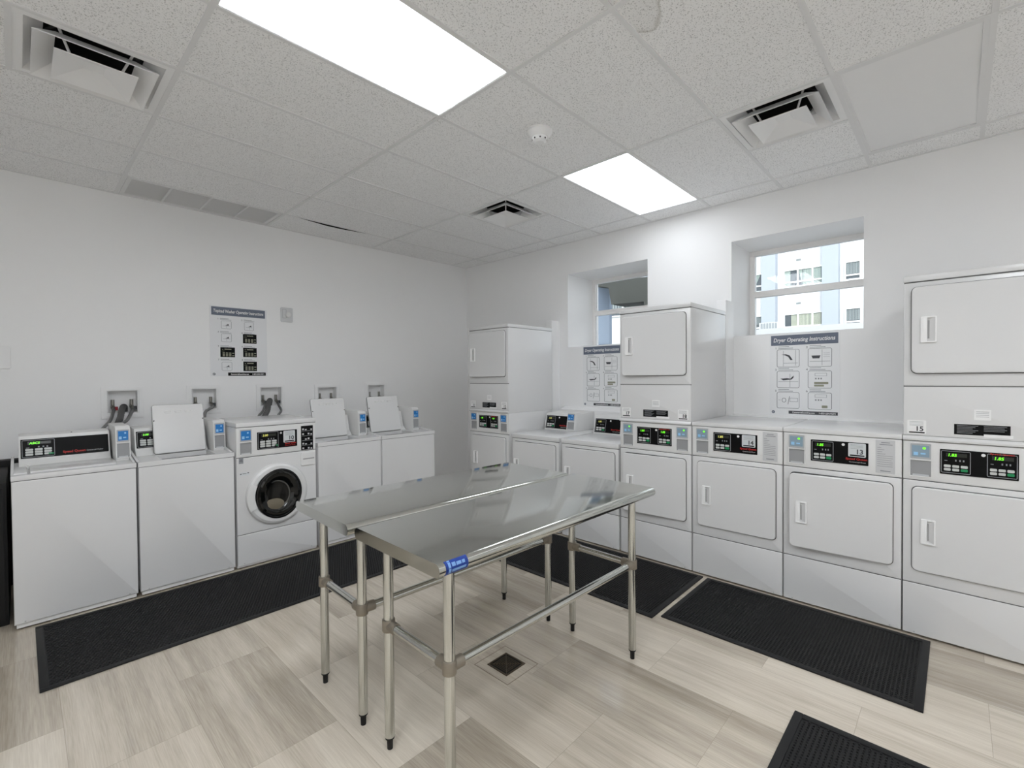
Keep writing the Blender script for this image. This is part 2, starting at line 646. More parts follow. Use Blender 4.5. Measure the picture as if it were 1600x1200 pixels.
struct(MB().box(XB - 0.1, XB, YB - 0.1, YW + 0.1, 0, ZC).build('wall_back', WALL))
struct(MB().box(XB, XW, YB - 0.1, YB, 0, ZC).build('wall_near', WALL))

# suspended ceiling: one tile per cell, openings for lights and vents
HOLES = [
    (L0, L1, C(-1), C(0)), (L2, L3, C(-1), C(0)),              # lit panels in view
    (L2, L3, C(-4), C(-3)),                                    # unlit panel
    (L0 - 0.61, L0, C(1), C(2)), (L2, L2 + 0.61, C(-3), C(-2)), (L2, L2 + 0.61, C(1), C(2)),   # diffusers
    (L0 + 0.02, L1 - 0.02, C(4), YW - 0.025),                  # return grille
    (L0, L1, C(-6), C(-5)), (L2, L3, C(-7), C(-6)), (L0 - 1.2195, L0, C(-3), C(-2)), (L0 - 1.2195, L0, C(-6), C(-5)),           # lights behind the camera
]
ce = MB()
xs = [XB, L0 - 1.2195, L0, L1, L2, L3, XW]
extra_x = [L0 - 0.61, L2 + 0.61, L0 + 0.02, L1 - 0.02]
ys = [YB] + [C(k) for k in range(-8, 5)] + [YW]
CRACK = (L1, L2, C(4))
def cq(a, b, p, q):
    if a >= L1 - 1e-4 and b <= L2 + 1e-4 and abs(p - C(4)) < 1e-4:
        # one border tile has slipped and shows a dark slit along its tee
        n = 8
        for k in range(n):
            t0, t1 = k / n, (k + 1) / n
            g = lambda t: 0.002 + 0.075 * max(0.0, 1 - abs(t - 0.42) / 0.4)
            u0, u1 = a + (b - a) * t0, a + (b - a) * t1
            ce.quad((u0, p + 0.012 + g(t0), ZC + 0.001), (u1, p + 0.012 + g(t1), ZC + 0.001), (u1, q, ZC), (u0, q, ZC))
        return
    ce.quad((a, p, ZC), (b, p, ZC), (b, q, ZC), (a, q, ZC))
holed(xs + extra_x, ys + [YW - 0.025], HOLES, cq)
struct(ce.build('ceiling', CEIL, smooth=False))
pl = MB()  # dark plenum box, side skirts added to keep out sky light
pl.box(XB - 0.1, XW + 0.65, YB - 0.1, YW + 0.12, ZC + 0.42, ZC + 0.5)
pl.box(XB - 0.1, XW + 0.65, YB - 0.12, YB - 0.1, ZC - 0.01, ZC + 0.42)
pl.box(XB - 0.1, XW + 0.65, YW + 0.1, YW + 0.12, ZC - 0.3, ZC + 0.42)
pl.box(XB - 0.12, XB - 0.1, YB - 0.1, YW + 0.1, ZC - 0.01, ZC + 0.42)
pl.box(XW + 0.64, XW + 0.66, YB - 0.1, YW + 0.1, ZC - 0.01, ZC + 0.42)
struct(pl.build('plenum_light_block', DARK))
tb = MB()
hw = 0.012
for x in xs[1:-1]:
    tb.box(x - hw, x + hw, YB, YW, ZC - 0.006, ZC + 0.02)
for k in range(-8, 5):
    y = C(k)
    for a, b in zip(xs, xs[1:]):
        tb.box(a + hw * (a > XB), b - hw * (b < XW), y - hw, y + hw, ZC - 0.0055, ZC + 0.02)
for x, k0 in ((L0 - 0.61, 1), (L2 + 0.61, -3), (L2 + 0.61, 1)):
    tb.box(x - hw, x + hw, C(k0) + hw, C(k0 + 1) - hw, ZC - 0.0057, ZC + 0.02)
struct(tb.build('trim_1', TBAR))
wa = MB()          # wall angle around the room
wa.box(XB, XW, YW - 0.02, YW, ZC - 0.004, ZC + 0.02)
wa.box(XW - 0.02, XW, YB, YW - 0.02, ZC - 0.004, ZC + 0.02)
struct(wa.build('trim_2', TBAR))

# ------------------------------------------------------------------ ceiling fixtures
def light(x0, x1, y0, y1, label, lit=True, lamp=None):
    t = thing('ceiling_light_panel', label, 'ceiling light', ((x0 + x1) / 2, (y0 + y1) / 2, ZC))
    a, b = (x1 - x0) / 2 - hw, (y1 - y0) / 2 - hw
    f = MB()
    w = 0.006 if lit else 0.022
    for q in ((-a, a, -b, -b + w), (-a, a, b - w, b), (-a, -a + w, -b + w, b - w), (a - w, a, -b + w, b - w)):
        f.box(q[0], q[1], q[2], q[3], -0.004, 0.03)
    f.build('frame', TBAR, t)
    d = MB()
    d.box(-a + w, a - w, -b + w, b - w, 0.004, 0.012)
    o = d.build('light_diffuser', (lamp or LAMP) if lit else mat('unlit_panel', rgb(238, 238, 238), 0.5), t)
    return t
light(L0, L1, C(-1), C(0), 'lit white rectangular ceiling panel, the larger and nearer one at the top of the photo')
light(L2, L3, C(-1), C(0), 'lit white rectangular ceiling panel, the smaller one near the window wall', lamp=LAMP2)
light(L2, L3, C(-4), C(-3), 'unlit smooth pale ceiling panel with a stepped frame beside the square vent', lit=False)
light(L0, L1, C(-6), C(-5), 'lit ceiling panel behind the camera, out of the photo', lamp=LAMP3)
light(L2, L3, C(-7), C(-6), 'lit ceiling panel above the near end of the dryer row, out of the photo', lamp=LAMP4)
light(L0 - 1.2195, L0, C(-3), C(-2), 'lit ceiling panel left of the camera, out of the photo', lamp=LAMP3)
light(L0 - 1.2195, L0, C(-6), C(-5), 'lit ceiling panel in the back corner, out of the photo', lamp=LAMP3)

def pyr_frame(mb, ho, zo, hi, zi, t=0.004):
    """square sloped ring: outer half size ho at height zo, inner hi at zi"""
    o = [(-ho, -ho), (ho, -ho), (ho, ho), (-ho, ho)]
    i_ = [(-hi, -hi), (hi, -hi), (hi, hi), (-hi, hi)]
    A = [mb.bm.verts.new((p[0], p[1], zo)) for p in o]
    B = [mb.bm.verts.new((p[0], p[1], zi)) for p in i_]
    A2 = [mb.bm.verts.new((p[0], p[1], zo + t)) for p in o]
    B2 = [mb.bm.verts.new((p[0], p[1], zi + t)) for p in i_]
    for k in range(4):
        j = (k + 1) % 4
        mb.face([A[k], A[j], B[j], B[k]])
        mb.face([A2[j], A2[k], B2[k], B2[j]])
        mb.face([A[j], A[k], A2[k], A2[j]])
        mb.face([B[k], B[j], B2[j], B2[k]])

def diffuser(x0, x1, y0, y1, label):
    t = thing('ceiling_air_diffuser', label, 'air vent', ((x0 + x1) / 2, (y0 + y1) / 2, ZC), 0, 'square ceiling air diffusers')
    h = (x1 - x0) / 2 - hw
    f = MB()
    pyr_frame(f, h, -0.003, h - 0.035, -0.003)
    pyr_frame(f, h - 0.03, -0.003, 0.19, 0.075)
    f.build('outer_cone', VENTW, t)
    n = MB()
    n.lathe_z([(0.0, 0.30), (0.186, 0.30), (0.186, 0.070), (0.20, 0.070)], 0, 0)
    n.build('duct_neck', DARK, t)
    g = MB()
    pyr_frame(g, 0.232, -0.034, 0.15, 0.03)
    g.build('middle_cone', VENTW, t)
    k = MB()
    k.lathe_z([(0, 0)], 0, 0)
    A = [k.bm.verts.new(p) for p in ((-0.158, -0.158, -0.050), (0.158, -0.158, -0.050), (0.158, 0.158, -0.050), (-0.158, 0.158, -0.050))]
    B = [k.bm.verts.new(p) for p in ((-0.04, -0.04, 0.0), (0.04, -0.04, 0.0), (0.04, 0.04, 0.0), (-0.04, 0.04, 0.0))]
    for q in range(4):
        j = (q + 1) % 4
        k.face([A[q], A[j], B[j], B[q]])
    k.face(B)
    A2 = [k.bm.verts.new((v.co.x, v.co.y, v.co.z + 0.004)) for v in A]
    B2 = [k.bm.verts.new((v.co.x, v.co.y, v.co.z + 0.004)) for v in B]
    for q in range(4):
        j = (q + 1) % 4
        k.face([A2[q], A2[j], B2[j], B2[q]])
        k.face([A[q], A[j], A2[j], A2[q]])
    k.face(B2)
    k.build('centre_cone', VENTW, t)
    for sx in (-1, 1):
        for sy in (-1, 1):
            MB().cyl((sx * 0.15, sy * 0.15, 0.09), (sx * 0.10, sy * 0.10, -0.02), 0.006, n=6).build('bracket', VENTG, t)
    return t
diffuser(L0 - 0.61, L0, C(1), C(2), 'square white ceiling diffuser with dark round duct at the left of the photo')
diffuser(L2, L2 + 0.61, C(-3), C(-2), 'square white ceiling diffuser beside the unlit panel near the right wall')
diffuser(L2, L2 + 0.61, C(1), C(2), 'smallest looking square ceiling diffuser, near the far corner of the room')

t = thing('return_air_grille', 'long grey four-section return air grille where ceiling meets left wall', 'air vent', ((L0 + L1) / 2, (C(4) + YW - 0.025) / 2, ZC))
a, b = (L1 - L0) / 2 - 0.02, (YW - 0.025 - C(4)) / 2
f = MB()
for q in ((-a, a, -b, -b + 0.03), (-a, a, b - 0.03, b), (-a, -a + 0.03, -b + 0.03, b - 0.03), (a - 0.03, a, -b + 0.03, b - 0.03)):
    f.box(q[0], q[1], q[2], q[3], -0.006, 0.02)
for k in (1, 2, 3):
    x = -a + 2 * a * k / 4
    f.box(x - 0.008, x + 0.008, -b + 0.03, b - 0.03, -0.005, 0.02)
f.build('frame', TBAR, t)
n = 26
sl = MB()
for k in range(n):
    y = -b + 0.034 + (2 * b - 0.068) * (k + 0.5) / n
    sl.prismx([(y - 0.004, 0.0), (y - 0.002, 0.0), (y + 0.004, 0.005), (y - 0.004, 0.005)], -a + 0.03, a - 0.03)
sl.build('louvres', VENTG, t)
MB().box(-a + 0.03, a - 0.03, -b + 0.03, b - 0.03, 0.005, 0.010).build('backing', mat('grille_back', rgb(196, 196, 196), 0.8), t)

t = thing('smoke_detector', 'round white smoke detector on the ceiling between the two lit panels', 'smoke detector', (2.385, 2.0, ZC - 0.0))
MB().lathe_z([(0, 0), (0.082, 0), (0.084, -0.012), (0.078, -0.022), (0.058, -0.045), (0, -0.045)], 0, 0, 40).build('base', VENTW, t)
MB().lathe_z([(0, -0.045), (0.050, -0.045), (0.046, -0.068), (0.030, -0.078), (0, -0.078)], 0, 0, 40).build('sensor_cap', VENTW, t)
sb = MB()
for k in range(8):
    a = 2 * PI * k / 8
    sb.cyl((0.040 * math.cos(a), 0.040 * math.sin(a), -0.0605), (0.0495 * math.cos(a), 0.0495 * math.sin(a), -0.0605), 0.005, n=8)
sb.build('slots', BLACK, t)

# ------------------------------------------------------------------ windows
def window(name, w):
    y0, y1, z0, z1 = w
    x = XW + THK
    f = MB()
    o = 0.045
    zr = 2.35
    f.box(x, x + 0.07, y0, y1, z0, z0 + o)
    f.box(x, x + 0.07, y0, y1, z1 - o, z1)
    f.box(x, x + 0.07, y0, y0 + o, z0 + o, z1 - o)
    f.box(x, x + 0.07, y1 - o, y1, z0 + o, z1 - o)
    fo = struct(f.build(name, mat('window_frame_paint', rgb(244, 242, 240), 0.45), bevel=0.004))
    MB().box(x - 0.012, x + 0.05, y0 + o, y1 - o, zr - 0.03, zr + 0.03).build('meeting_rail', MATS['window_frame_paint'], fo, bevel=0.004)
    MB().box(x + 0.03, x + 0.036, y0 + o, y1 - o, zr + 0.03, z1 - o).build('upper_pane', GLASS, fo)
    MB().box(x + 0.012, x + 0.018, y0 + o, y1 - o, z0 + o, zr - 0.03).build('lower_pane', GLASS, fo)
    MB().box(x - 0.03, x + 0.002, y0 + 0.01, y1 - 0.01, z0 + 0.001, z0 + 0.022).build('sill', MATS['window_frame_paint'], fo, bevel=0.004)
window('window_1', W1)
window('window_2', W2)

# ------------------------------------------------------------------ boxed-in pipes and ledge behind the dryers
struct(MB().prism([(4.49, 0.0), (4.49, 1.150), (XW, 1.184), (XW, 0.0)], -1.2, 1.515).build('trim_4', TRIMW))
struct(MB().prism([(4.49, 0.0), (4.49, 1.150), (XW, 1.184), (XW, 0.0)], 2.13, 3.47).build('trim_6', TRIMW))
struct(MB().box(4.40, XW, 1.515, 1.60, 0, 2.222).build('trim_5', TRIMW, bevel=0.003))
struct(MB().box(4.47, XW, 3.575, 3.66, 0, 2.225).build('trim_7', TRIMW, bevel=0.003))

# ------------------------------------------------------------------ shared machine parts
def keypad(panel, M, x0, x1, z0, z1, digits, led, rows, sw=0.0012):
    """one control pad on a black panel: outline, display, symbols, buttons"""
    w, h = x1 - x0, z1 - z0
    MB().ring(x0, x1, z0, z1, 0.003, -0.0012, 0.0, 0.006).build('keypad_frame', MGREY, panel, M=M)
    MB().box(x0 + 0.17 * w, x1 - 0.12 * w, -0.0008, 0, z1 - 0.26 * h, z1 - 0.10 * h).build('display_window', mat('display_dark', rgb(26, 30, 22), 0.3), panel, M=M)
    text('display', digits, x0 + 0.22 * w, z1 - 0.245 * h, 0.125 * h, led, panel, -0.001, M, 0.15, bold=0.0004)
    ic = []
    for k in (0.12, 0.17, 0.48, 0.62, 0.74):
        x = x0 + k * w
        ic.append((x, x + 0.05 * w, z0 + 0.54 * h, z0 + (0.62 if k > 0.2 else 0.57) * h))
    bars(ic, -0.001, 0).build('symbols', MGREY, panel, M=M)
    nb = 3
    for r in range(rows):
        for k in range(nb):
            bx = x0 + (0.10 + 0.285 * k) * w
            bz = z0 + (0.10 + (0.155 if rows == 2 else 0.14) * (rows - 1 - r)) * h
            last = (rows == 2 and k == 2 and r == 1)
            MB().rr(bx, bx + 0.235 * w, bz, bz + 0.115 * h, -0.0022, 0, 0.004, 3).build('button', BTNG if last else BTN, panel, M=M)
    if rows == 3:
        bx = x0 + 0.80 * w
        MB().rr(bx, bx + 0.17 * w, z0 + 0.10 * h, z0 + 0.19 * h, -0.0022, 0, 0.004, 3).build('button', BTNG, panel, M=M)

def card_reader(par, x0, x1, zr0, zs0, zs1, screen, M=None, yf=0.0, flush=True):
    """screen above (zs0..zs1) and a pocket below (zr0..zs0)"""
    y = yf
    b = MB()
    b.ring(x0 - 0.006, x1 + 0.006, zr0 - 0.006, zs1 + 0.008, 0.006, y - 0.006, y + 0.004, 0.006)
    b.box(x0, x1, y - 0.012, y + 0.004, zs0 - 0.010, zs0 - 0.003)
    o = b.build('card_reader', ENAMEL2, par, M=M)
    MB().rr(x0, x1, zs0 - 0.002, zs1, y - 0.010, y + 0.002, 0.004).build('screen_bezel', GREYP, o, M=M)
    MB().rr(x0 + 0.007, x1 - 0.007, zs0 + 0.010, zs1 - 0.008, y - 0.0115, y - 0.009, 0.003).build('screen', screen, o, M=M)
    w = x1 - x0
    hs = zs1 - zs0
    bars([(x0 + 0.16 * w, x0 + 0.38 * w, zs0 + 0.22 * hs, zs0 + 0.45 * hs), (x0 + 0.50 * w, x0 + 0.74 * w, zs0 + 0.30 * hs, zs0 + 0.40 * hs)],
         y - 0.0122, y - 0.0114).build('screen_print', LBLUE, o, M=M)
    MB().rr(x0 + 0.60 * w, x0 + 0.74 * w, zs0 + 0.66 * hs, zs0 + 0.80 * hs, y - 0.0128, y - 0.0114, 0.002, 3).build('status_light', GRNLED if screen is BLUEG else LBLUE, o, M=M)
    MB().box(x0, x1, y - 0.0025, y - 0.001, zr0, zs0 - 0.010).build('pocket', mat('pocket_grey', rgb(150, 151, 152), 0.6), o, M=M)
    MB().prismx([(y + 0.0005, zr0), (y - 0.006, zr0), (y + 0.0005, zr0 + 0.02)], x0 + 0.01, x1 - 0.01).build('pocket_lip', GREYP, o, M=M)
    return o

def sticker(par, x0, x1, z0, z1, num, y=0.0, M=None, m=None, qr=True):
    o = MB().rr(x0, x1, z0, z1, y - 0.0012, y, 0.006).build('number_sticker', m or STICK, par, M=M)
    w, h = x1 - x0, z1 - z0
    rows = [(x0 + 0.12 * w, x1 - 0.14 * w, z0 + (0.90 - 0.09 * k) * h - 0.02 * h, z0 + (0.90 - 0.09 * k) * h) for k in range(4)]
    bars(rows, y - 0.0016, y - 0.001).build('fine_print', MGREY, o, M=M)
    text('number', num, x0 + 0.42 * w, z0 + 0.22 * h, 0.33 * h, DGREY, o, y - 0.0014, M, bold=0.0012)
    MB().box(x0 + 0.10 * w, x1 - 0.08 * w, y - 0.0018, y - 0.001, z0 + 0.06 * h, z0 + 0.15 * h).build('footer_bar', BLACKP, o, M=M)
    return o

def recessed_handle(par, x0, x1, z0, z1, y, M=None):
    w = x1 - x0
    b = MB()
    b.ring(x0, x1, z0, z1, 0.007, y - 0.012, y + 0.001, 0.006)
    o = b.build('handle', HANDLE, par, M=M)
    # the left half is a raised grip, the right half a slanted hollow
    xm = x0 + 0.42 * w
    g = MB()
    g.prism([(x0 + 0.006, z0 + 0.006), (xm, z0 + 0.006), (xm, z1 - 0.006), (x0 + 0.006, z1 - 0.006)], y - 0.010, y)
    g.build('grip', HANDLE, o, bevel=0.002, M=M)
    k = MB()
    A = [(xm, y - 0.0005, z0 + 0.02), (x1 - 0.007, y - 0.010, z0 + 0.008), (x1 - 0.007, y - 0.010, z1 - 0.008), (xm, y - 0.0005, z1 - 0.02)]
    k.quad(*A)
    k.quad((xm, y - 0.0005, z0 + 0.02), (xm, y - 0.010, z0 + 0.007), (x1 - 0.007, y - 0.010, z0 + 0.007), (x1 - 0.007, y - 0.010, z0 + 0.008))
    k.quad((xm, y - 0.0005, z1 - 0.02), (xm, y - 0.010, z1 - 0.007), (x1 - 0.007, y - 0.010, z1 - 0.007), (x1 - 0.007, y - 0.010, z1 - 0.008))
    k.build('hollow', mat('grip_cup', rgb(206, 206, 206), 0.4), o, M=M, smooth=False)
    MB().box(xm + 0.0005, xm + 0.009, y - 0.004, y - 0.0008, z0 + 0.022, z1 - 0.022).build('finger_slot', mat('slot_grey', rgb(156, 156, 156), 0.6), o, M=M)
    return o

def hinged_door(par, x0, x1, z0, z1, hx0, hx1, hz0, hz1, ajar=0.0, y=-0.0, mirror=False):
    """flush door with a dark joint; hinge on the right edge"""
    MB().rr(x0 - 0.004, x1 + 0.004, z0 - 0.004, z1 + 0.004, y - 0.002, y + 0.001, 0.030).build('door_gasket', GAP, par)
    T = None
    if ajar:
        T = Matrix.Translation((x1, y, 0)) @ Matrix.Rotation(math.radians(ajar), 4, 'Z') @ Matrix.Translation((-x1, -y, 0))
    d = MB().dome(x0, x1, z0, z1, y - 0.016, y - 0.002, 0.028, 0.006).build('door', ENAMEL, par, M=T)
    recessed_handle(d, hx0, hx1, hz0, hz1, y - 0.016, T)
    return d

def screws(par, pts, y, r=0.0045):
    b = MB()
    for x, z in pts:
        b.cyl((x, y, z), (x, y - 0.003, z), r, r * 0.8, 10)
    return b.build('screws', GREYP, par)

def warning_plate(par, x0, x1, z0, z1, y=0.0):
    o = MB().box(x0, x1, y - 0.001, y, z0, z1).build('warning_plate', BLACKP, par)
    w, h = x1 - x0, z1 - z0
    rows = []
    for k in range(6):
        z = z1 - (0.14 + 0.14 * k) * h
        rows.append((x0 + 0.05 * w, x0 + (0.44 - 0.05 * (k % 3)) * w, z - 0.012 * h, z + 0.03 * h))
        if k < 4:
            rows.append((x0 + 0.54 * w, x0 + (0.94 - 0.04 * (k % 2)) * w, z - 0.012 * h, z + 0.03 * h))
    bars(rows, y - 0.0014, y - 0.0008).build('fine_print', MGREY, o)
    MB().box(x0 + 0.54 * w, x1 + 0.01, y - 0.0018, y - 0.0008, z0 - 0.008, z0 + 0.14 * h).build('paper_strip', WHITET, o)
    return o

DW = 0.628

def dryer_lower(t, ajar, blue):
    """lower machine shared by every front-control dryer: local x right, y into the machine, z up"""
    MB().box(0.001, DW - 0.001, 0.012, 0.75, 0.014, 1.150).build('cabinet', ENAMEL, t, bevel=0.004)
    MB().dome(0.002, DW - 0.002, 0.014, 0.313, 0.0, 0.012, 0.006, 0.005).build('kick_panel', ENAMEL, t)
    MB().dome(0.002, DW - 0.002, 0.317, 0.919, 0.0, 0.012, 0.006, 0.005).build('front_panel', ENAMEL, t)
    MB().box(0.003, DW - 0.003, 0.004, 0.014, 0.310, 0.925).build('joint_shadow_strip', GAP, t)
    screws(t, ((0.055, 0.026), (DW - 0.055, 0.026)), 0.0)
    hinged_door(t, 0.044, 0.586, 0.393, 0.884, 0.083, 0.147, 0.560, 0.702, ajar)
    MB().box(0.03, DW - 0.03, 0.05, 0.72, 0.0, 0.016).build('feet', BLACK, t)

def panel_single(t, x0, x1, z0, z1, num, M=None, words=('Speed Queen', 'Commercial Dryer')):
    p = MB().rr(x0, x1, z0, z1, -0.003, 0.0, 0.003).build('control_panel', BLACKP, t, M=M)
    M2 = (M or Matrix.Identity(4)) @ Matrix.Translation((0, -0.003, 0))
    w, h = x1 - x0, z1 - z0
    keypad(p, M2, x0 + 0.02 * w, x0 + 0.41 * w, z0 + 0.05 * h, z1 - 0.05 * h, '1.85', YELLED if num in ('14', '') else GRNLED, 2)
    MB().cyl((x0 + 0.58 * w, 0, z0 + 0.87 * h), (x0 + 0.58 * w, -0.0012, z0 + 0.87 * h), 0.0085, n=20).build('maker_badge', WHITET, p, M=M2)
    text('red_lettering', words[0], x0 + 0.62 * w, z0 + 0.22 * h, 0.085 * h, REDT, p, -0.0006, M2, 0.12, 0.36 * w, bold=0.0004)
    text('white_lettering', words[1], x0 + 0.68 * w, z0 + 0.10 * h, 0.05 * h, LGREY, p, -0.0006, M2, 0.0, 0.28 * w)
    if num:
        sticker(p, x0 + 0.665 * w, x1 - 0.04 * w, z0 + 0.36 * h, z1 - 0.03 * h, num, 0.0, M2)
    return p

def panel_double(t, x0, x1, z0, z1, led=None):
    p = MB().rr(x0, x1, z0, z1, -0.003, 0.0, 0.003).build('control_panel', BLACKP, t)
    M2 = Matrix.Translation((0, -0.003, 0))
    w, h = x1 - x0, z1 - z0
    keypad(p, M2, x0 + 0.015 * w, x0 + 0.41 * w, z0 + 0.06 * h, z1 - 0.05 * h, '1.85', led or GRNLED, 2)
    keypad(p, M2, x0 + 0.615 * w, x0 + 0.985 * w, z0 + 0.06 * h, z1 - 0.05 * h, '1.85', led or GRNLED, 2)
    MB().cyl((x0 + 0.57 * w, 0, z0 + 0.87 * h), (x0 + 0.57 * w, -0.0012, z0 + 0.87 * h), 0.0085, n=20).build('maker_badge', WHITET, p, M=M2)
    text('red_lettering', 'Speed Queen', x0 + 0.65 * w, z1 - 0.075 * h, 0.05 * h, REDT, p, -0.0016, M2, 0.12, 0.30 * w, bold=0.0003)
    return p

def single_dryer(y0, num, ajar, label):
    t = thing('front_control_dryer', label, 'dryer', (3.602, y0, 0), -PI / 2, 'single dryers with front controls')
    dryer_lower(t, ajar, False)
    MB().dome(0.002, DW - 0.002, 0.923, 1.150, 0.0, 0.012, 0.006, 0.005).build('control_fascia', ENAMEL2, t)
    MB().box(-0.0005, DW + 0.0005, -0.006, 0.765, 1.153, 1.183).build('top_lid', ENAMEL, t, bevel=0.006)
    panel_single(t, 0.163, 0.468, 0.974, 1.114, num)
    card_reader(t, 0.036, 0.126, 0.948, 1.052, 1.136, BLUEG)
    p = MB().rr(0.503, 0.596, 0.940, 1.142, -0.002, 0.0, 0.003).build('instruction_plate', LGREY, t)
    rows = [(0.53, 0.572, 1.124, 1.129), (0.522, 0.584, 1.112, 1.117)]
    for k, x1 in enumerate((0.53, 0.545, 0.535, 0.55, 0.585, 0.585, 0.58, 0.585, 0.584, 0.585)):
        rows.append((0.511, x1, 1.094 - 0.0125 * k, 1.0965 - 0.0125 * k))
    rows.append((0.526, 0.575, 0.951, 0.957))
    bars(rows, -0.0026, -0.0018).build('fine_print', MGREY, p)
    return t

def stack_dryer(y0, nums, ajar_lo, ajar_hi, label, blue):
    t = thing('stacked_dryer', label, 'dryer', (3.602, y0, 0), -PI / 2, 'stacked double dryers')
    dryer_lower(t, ajar_lo, blue)
    MB().dome(0.002, DW - 0.002, 0.923, 1.150, 0.0, 0.012, 0.006, 0.005).build('control_fascia', ENAMEL2, t)
    scr = BLUE if blue else BLUEG
    card_reader(t, 0.035, 0.126, 0.948, 1.050, 1.134, scr)
    card_reader(t, 0.512, 0.603, 0.948, 1.050, 1.134, scr)
    panel_double(t, 0.163, 0.469, 0.974, 1.114, None)
    # upper machine
    MB().box(0.001, DW - 0.001, 0.012, 0.745, 1.150, 2.074).build('upper_cabinet', ENAMEL, t, bevel=0.004)
    MB().prismx([(0.012, 1.152), (-0.012, 1.154), (-0.014, 1.166), (0.0, 1.181), (0.012, 1.181)], 0.001, DW - 0.001).build('overhang_lip', ENAMEL, t, bevel=0.002)
    MB().dome(0.002, DW - 0.002, 1.182, 1.467, 0.0, 0.012, 0.006, 0.005).build('access_panel', ENAMEL, t)
    MB().dome(0.002, DW - 0.002, 1.471, 2.072, 0.0, 0.012, 0.006, 0.005).build('upper_front_panel', ENAMEL, t)
    MB().box(0.003, DW - 0.003, 0.004, 0.014, 1.465, 2.078).build('joint_shadow_strip', GAP, t)
    MB().box(-0.0005, DW + 0.0005, -0.004, 0.75, 2.077, 2.113).build('top_lid', ENAMEL, t, bevel=0.006)
    hinged_door(t, 0.038, 0.588, 1.545, 2.043, 0.078, 0.147, 1.720, 1.868, ajar_hi)
    warning_plate(t, 0.221, 0.438, 1.202, 1.260)
    lb = MB().box(0.300, 0.366, -0.0012, 0.0, 1.286, 1.342).build('paper_label', WHITET, t)
    bars([(0.308, 0.358, 1.33 - 0.009 * k, 1.332 - 0.009 * k) for k in range(4)], -0.0016, -0.001).build('fine_print', MGREY, lb)
    sticker(t, 0.020, 0.104, 1.192, 1.272, nums[0], m=WHITET)
    sticker(t, 0.520, 0.604, 1.192, 1.272, nums[1], m=WHITET)
    return t

stack_dryer(4.105, ('11', '12'), 0, 3.0, 'white stacked double dryer with blue card screens, standing in the far corner of the room', True)
stack_dryer(2.128, ('17', '18'), 3.0, 3.0, 'white stacked double dryer marked 17 and 18 in the middle of the dryer row', False)
stack_dryer(0.2325, ('15', '16'), 0, -0.0 + 1.6, 'white stacked double dryer marked 15 at the right edge of the photo', False)
single_dryer(1.494, '14', 0, 'white front-control dryer with the number 14 sticker, right of the stack marked 17 and 18')
single_dryer(0.863, '13', 3.2, 'white front-control dryer with the number 13 sticker and its door ajar')

def rear_console_dryer(y0, label, ajar):
    t = thing('rear_console_dryer', label, 'dryer', (3.602, y0, 0), -PI / 2, 'low dryers with rear consoles')
    MB().box(0.001, DW - 0.001, 0.012, 0.80, 0.014, 0.900).build('cabinet', ENAMEL, t, bevel=0.004)
    MB().dome(0.002, DW - 0.002, 0.014, 0.313, 0.0, 0.012, 0.006, 0.005).build('kick_panel', ENAMEL, t)
    MB().dome(0.002, DW - 0.002, 0.317, 0.897, 0.0, 0.012, 0.006, 0.005).build('front_panel', ENAMEL, t)
    MB().box(0.003, DW - 0.003, 0.004, 0.014, 0.310, 0.902).build('joint_shadow_strip', GAP, t)
    MB().box(-0.0005, DW + 0.0005, -0.006, 0.80, 0.901, 0.945).build('top_lid', ENAMEL, t, bevel=0.008)
    MB().box(0.03, DW - 0.03, 0.05, 0.72, 0.0, 0.016).build('feet', BLACK, t)
    screws(t, ((0.055, 0.026), (DW - 0.055, 0.026)), 0.0)
    hinged_door(t, 0.036, 0.590, 0.390, 0.866, 0.060, 0.122, 0.560, 0.690, ajar)
    MB().prismx([(0.535, 0.944), (0.575, 1.128), (0.88, 1.140), (0.88, 0.944)], 0.004, 0.452).build('console', ENAMEL2, t, bevel=0.006)
    a = math.atan2(0.04, 0.184)
    M = Matrix.Translation((0, 0.535, 0.944)) @ Matrix.Rotation(-a, 4, 'X') @ Matrix.Translation((0, -0.0015, 0))
    panel_single(t, 0.022, 0.335, 0.016, 0.160, '', M)
    MB().prismx([(0.505, 0.946), (0.535, 1.146), (0.60, 1.150), (0.60, 0.946)], 0.338, 0.450).build('reader_housing', ENAMEL2, t, bevel=0.004)
    M3 = Matrix.Translation((0, 0.505, 0.946)) @ Matrix.Rotation(-math.atan2(0.03, 0.2), 4, 'X') @ Matrix.Translation((0, -0.0015, 0))
    card_reader(t, 0.350, 0.440, 0.016, 0.112, 0.190, BLUE, M3)
    return t
rear_console_dryer(3.430, 'white low dryer with a rear console and blue card screen, next to the corner stack', 1.5)
rear_console_dryer(2.770, 'white low dryer with a rear console, partly hidden by the stack marked 17 and 18', 1.5)

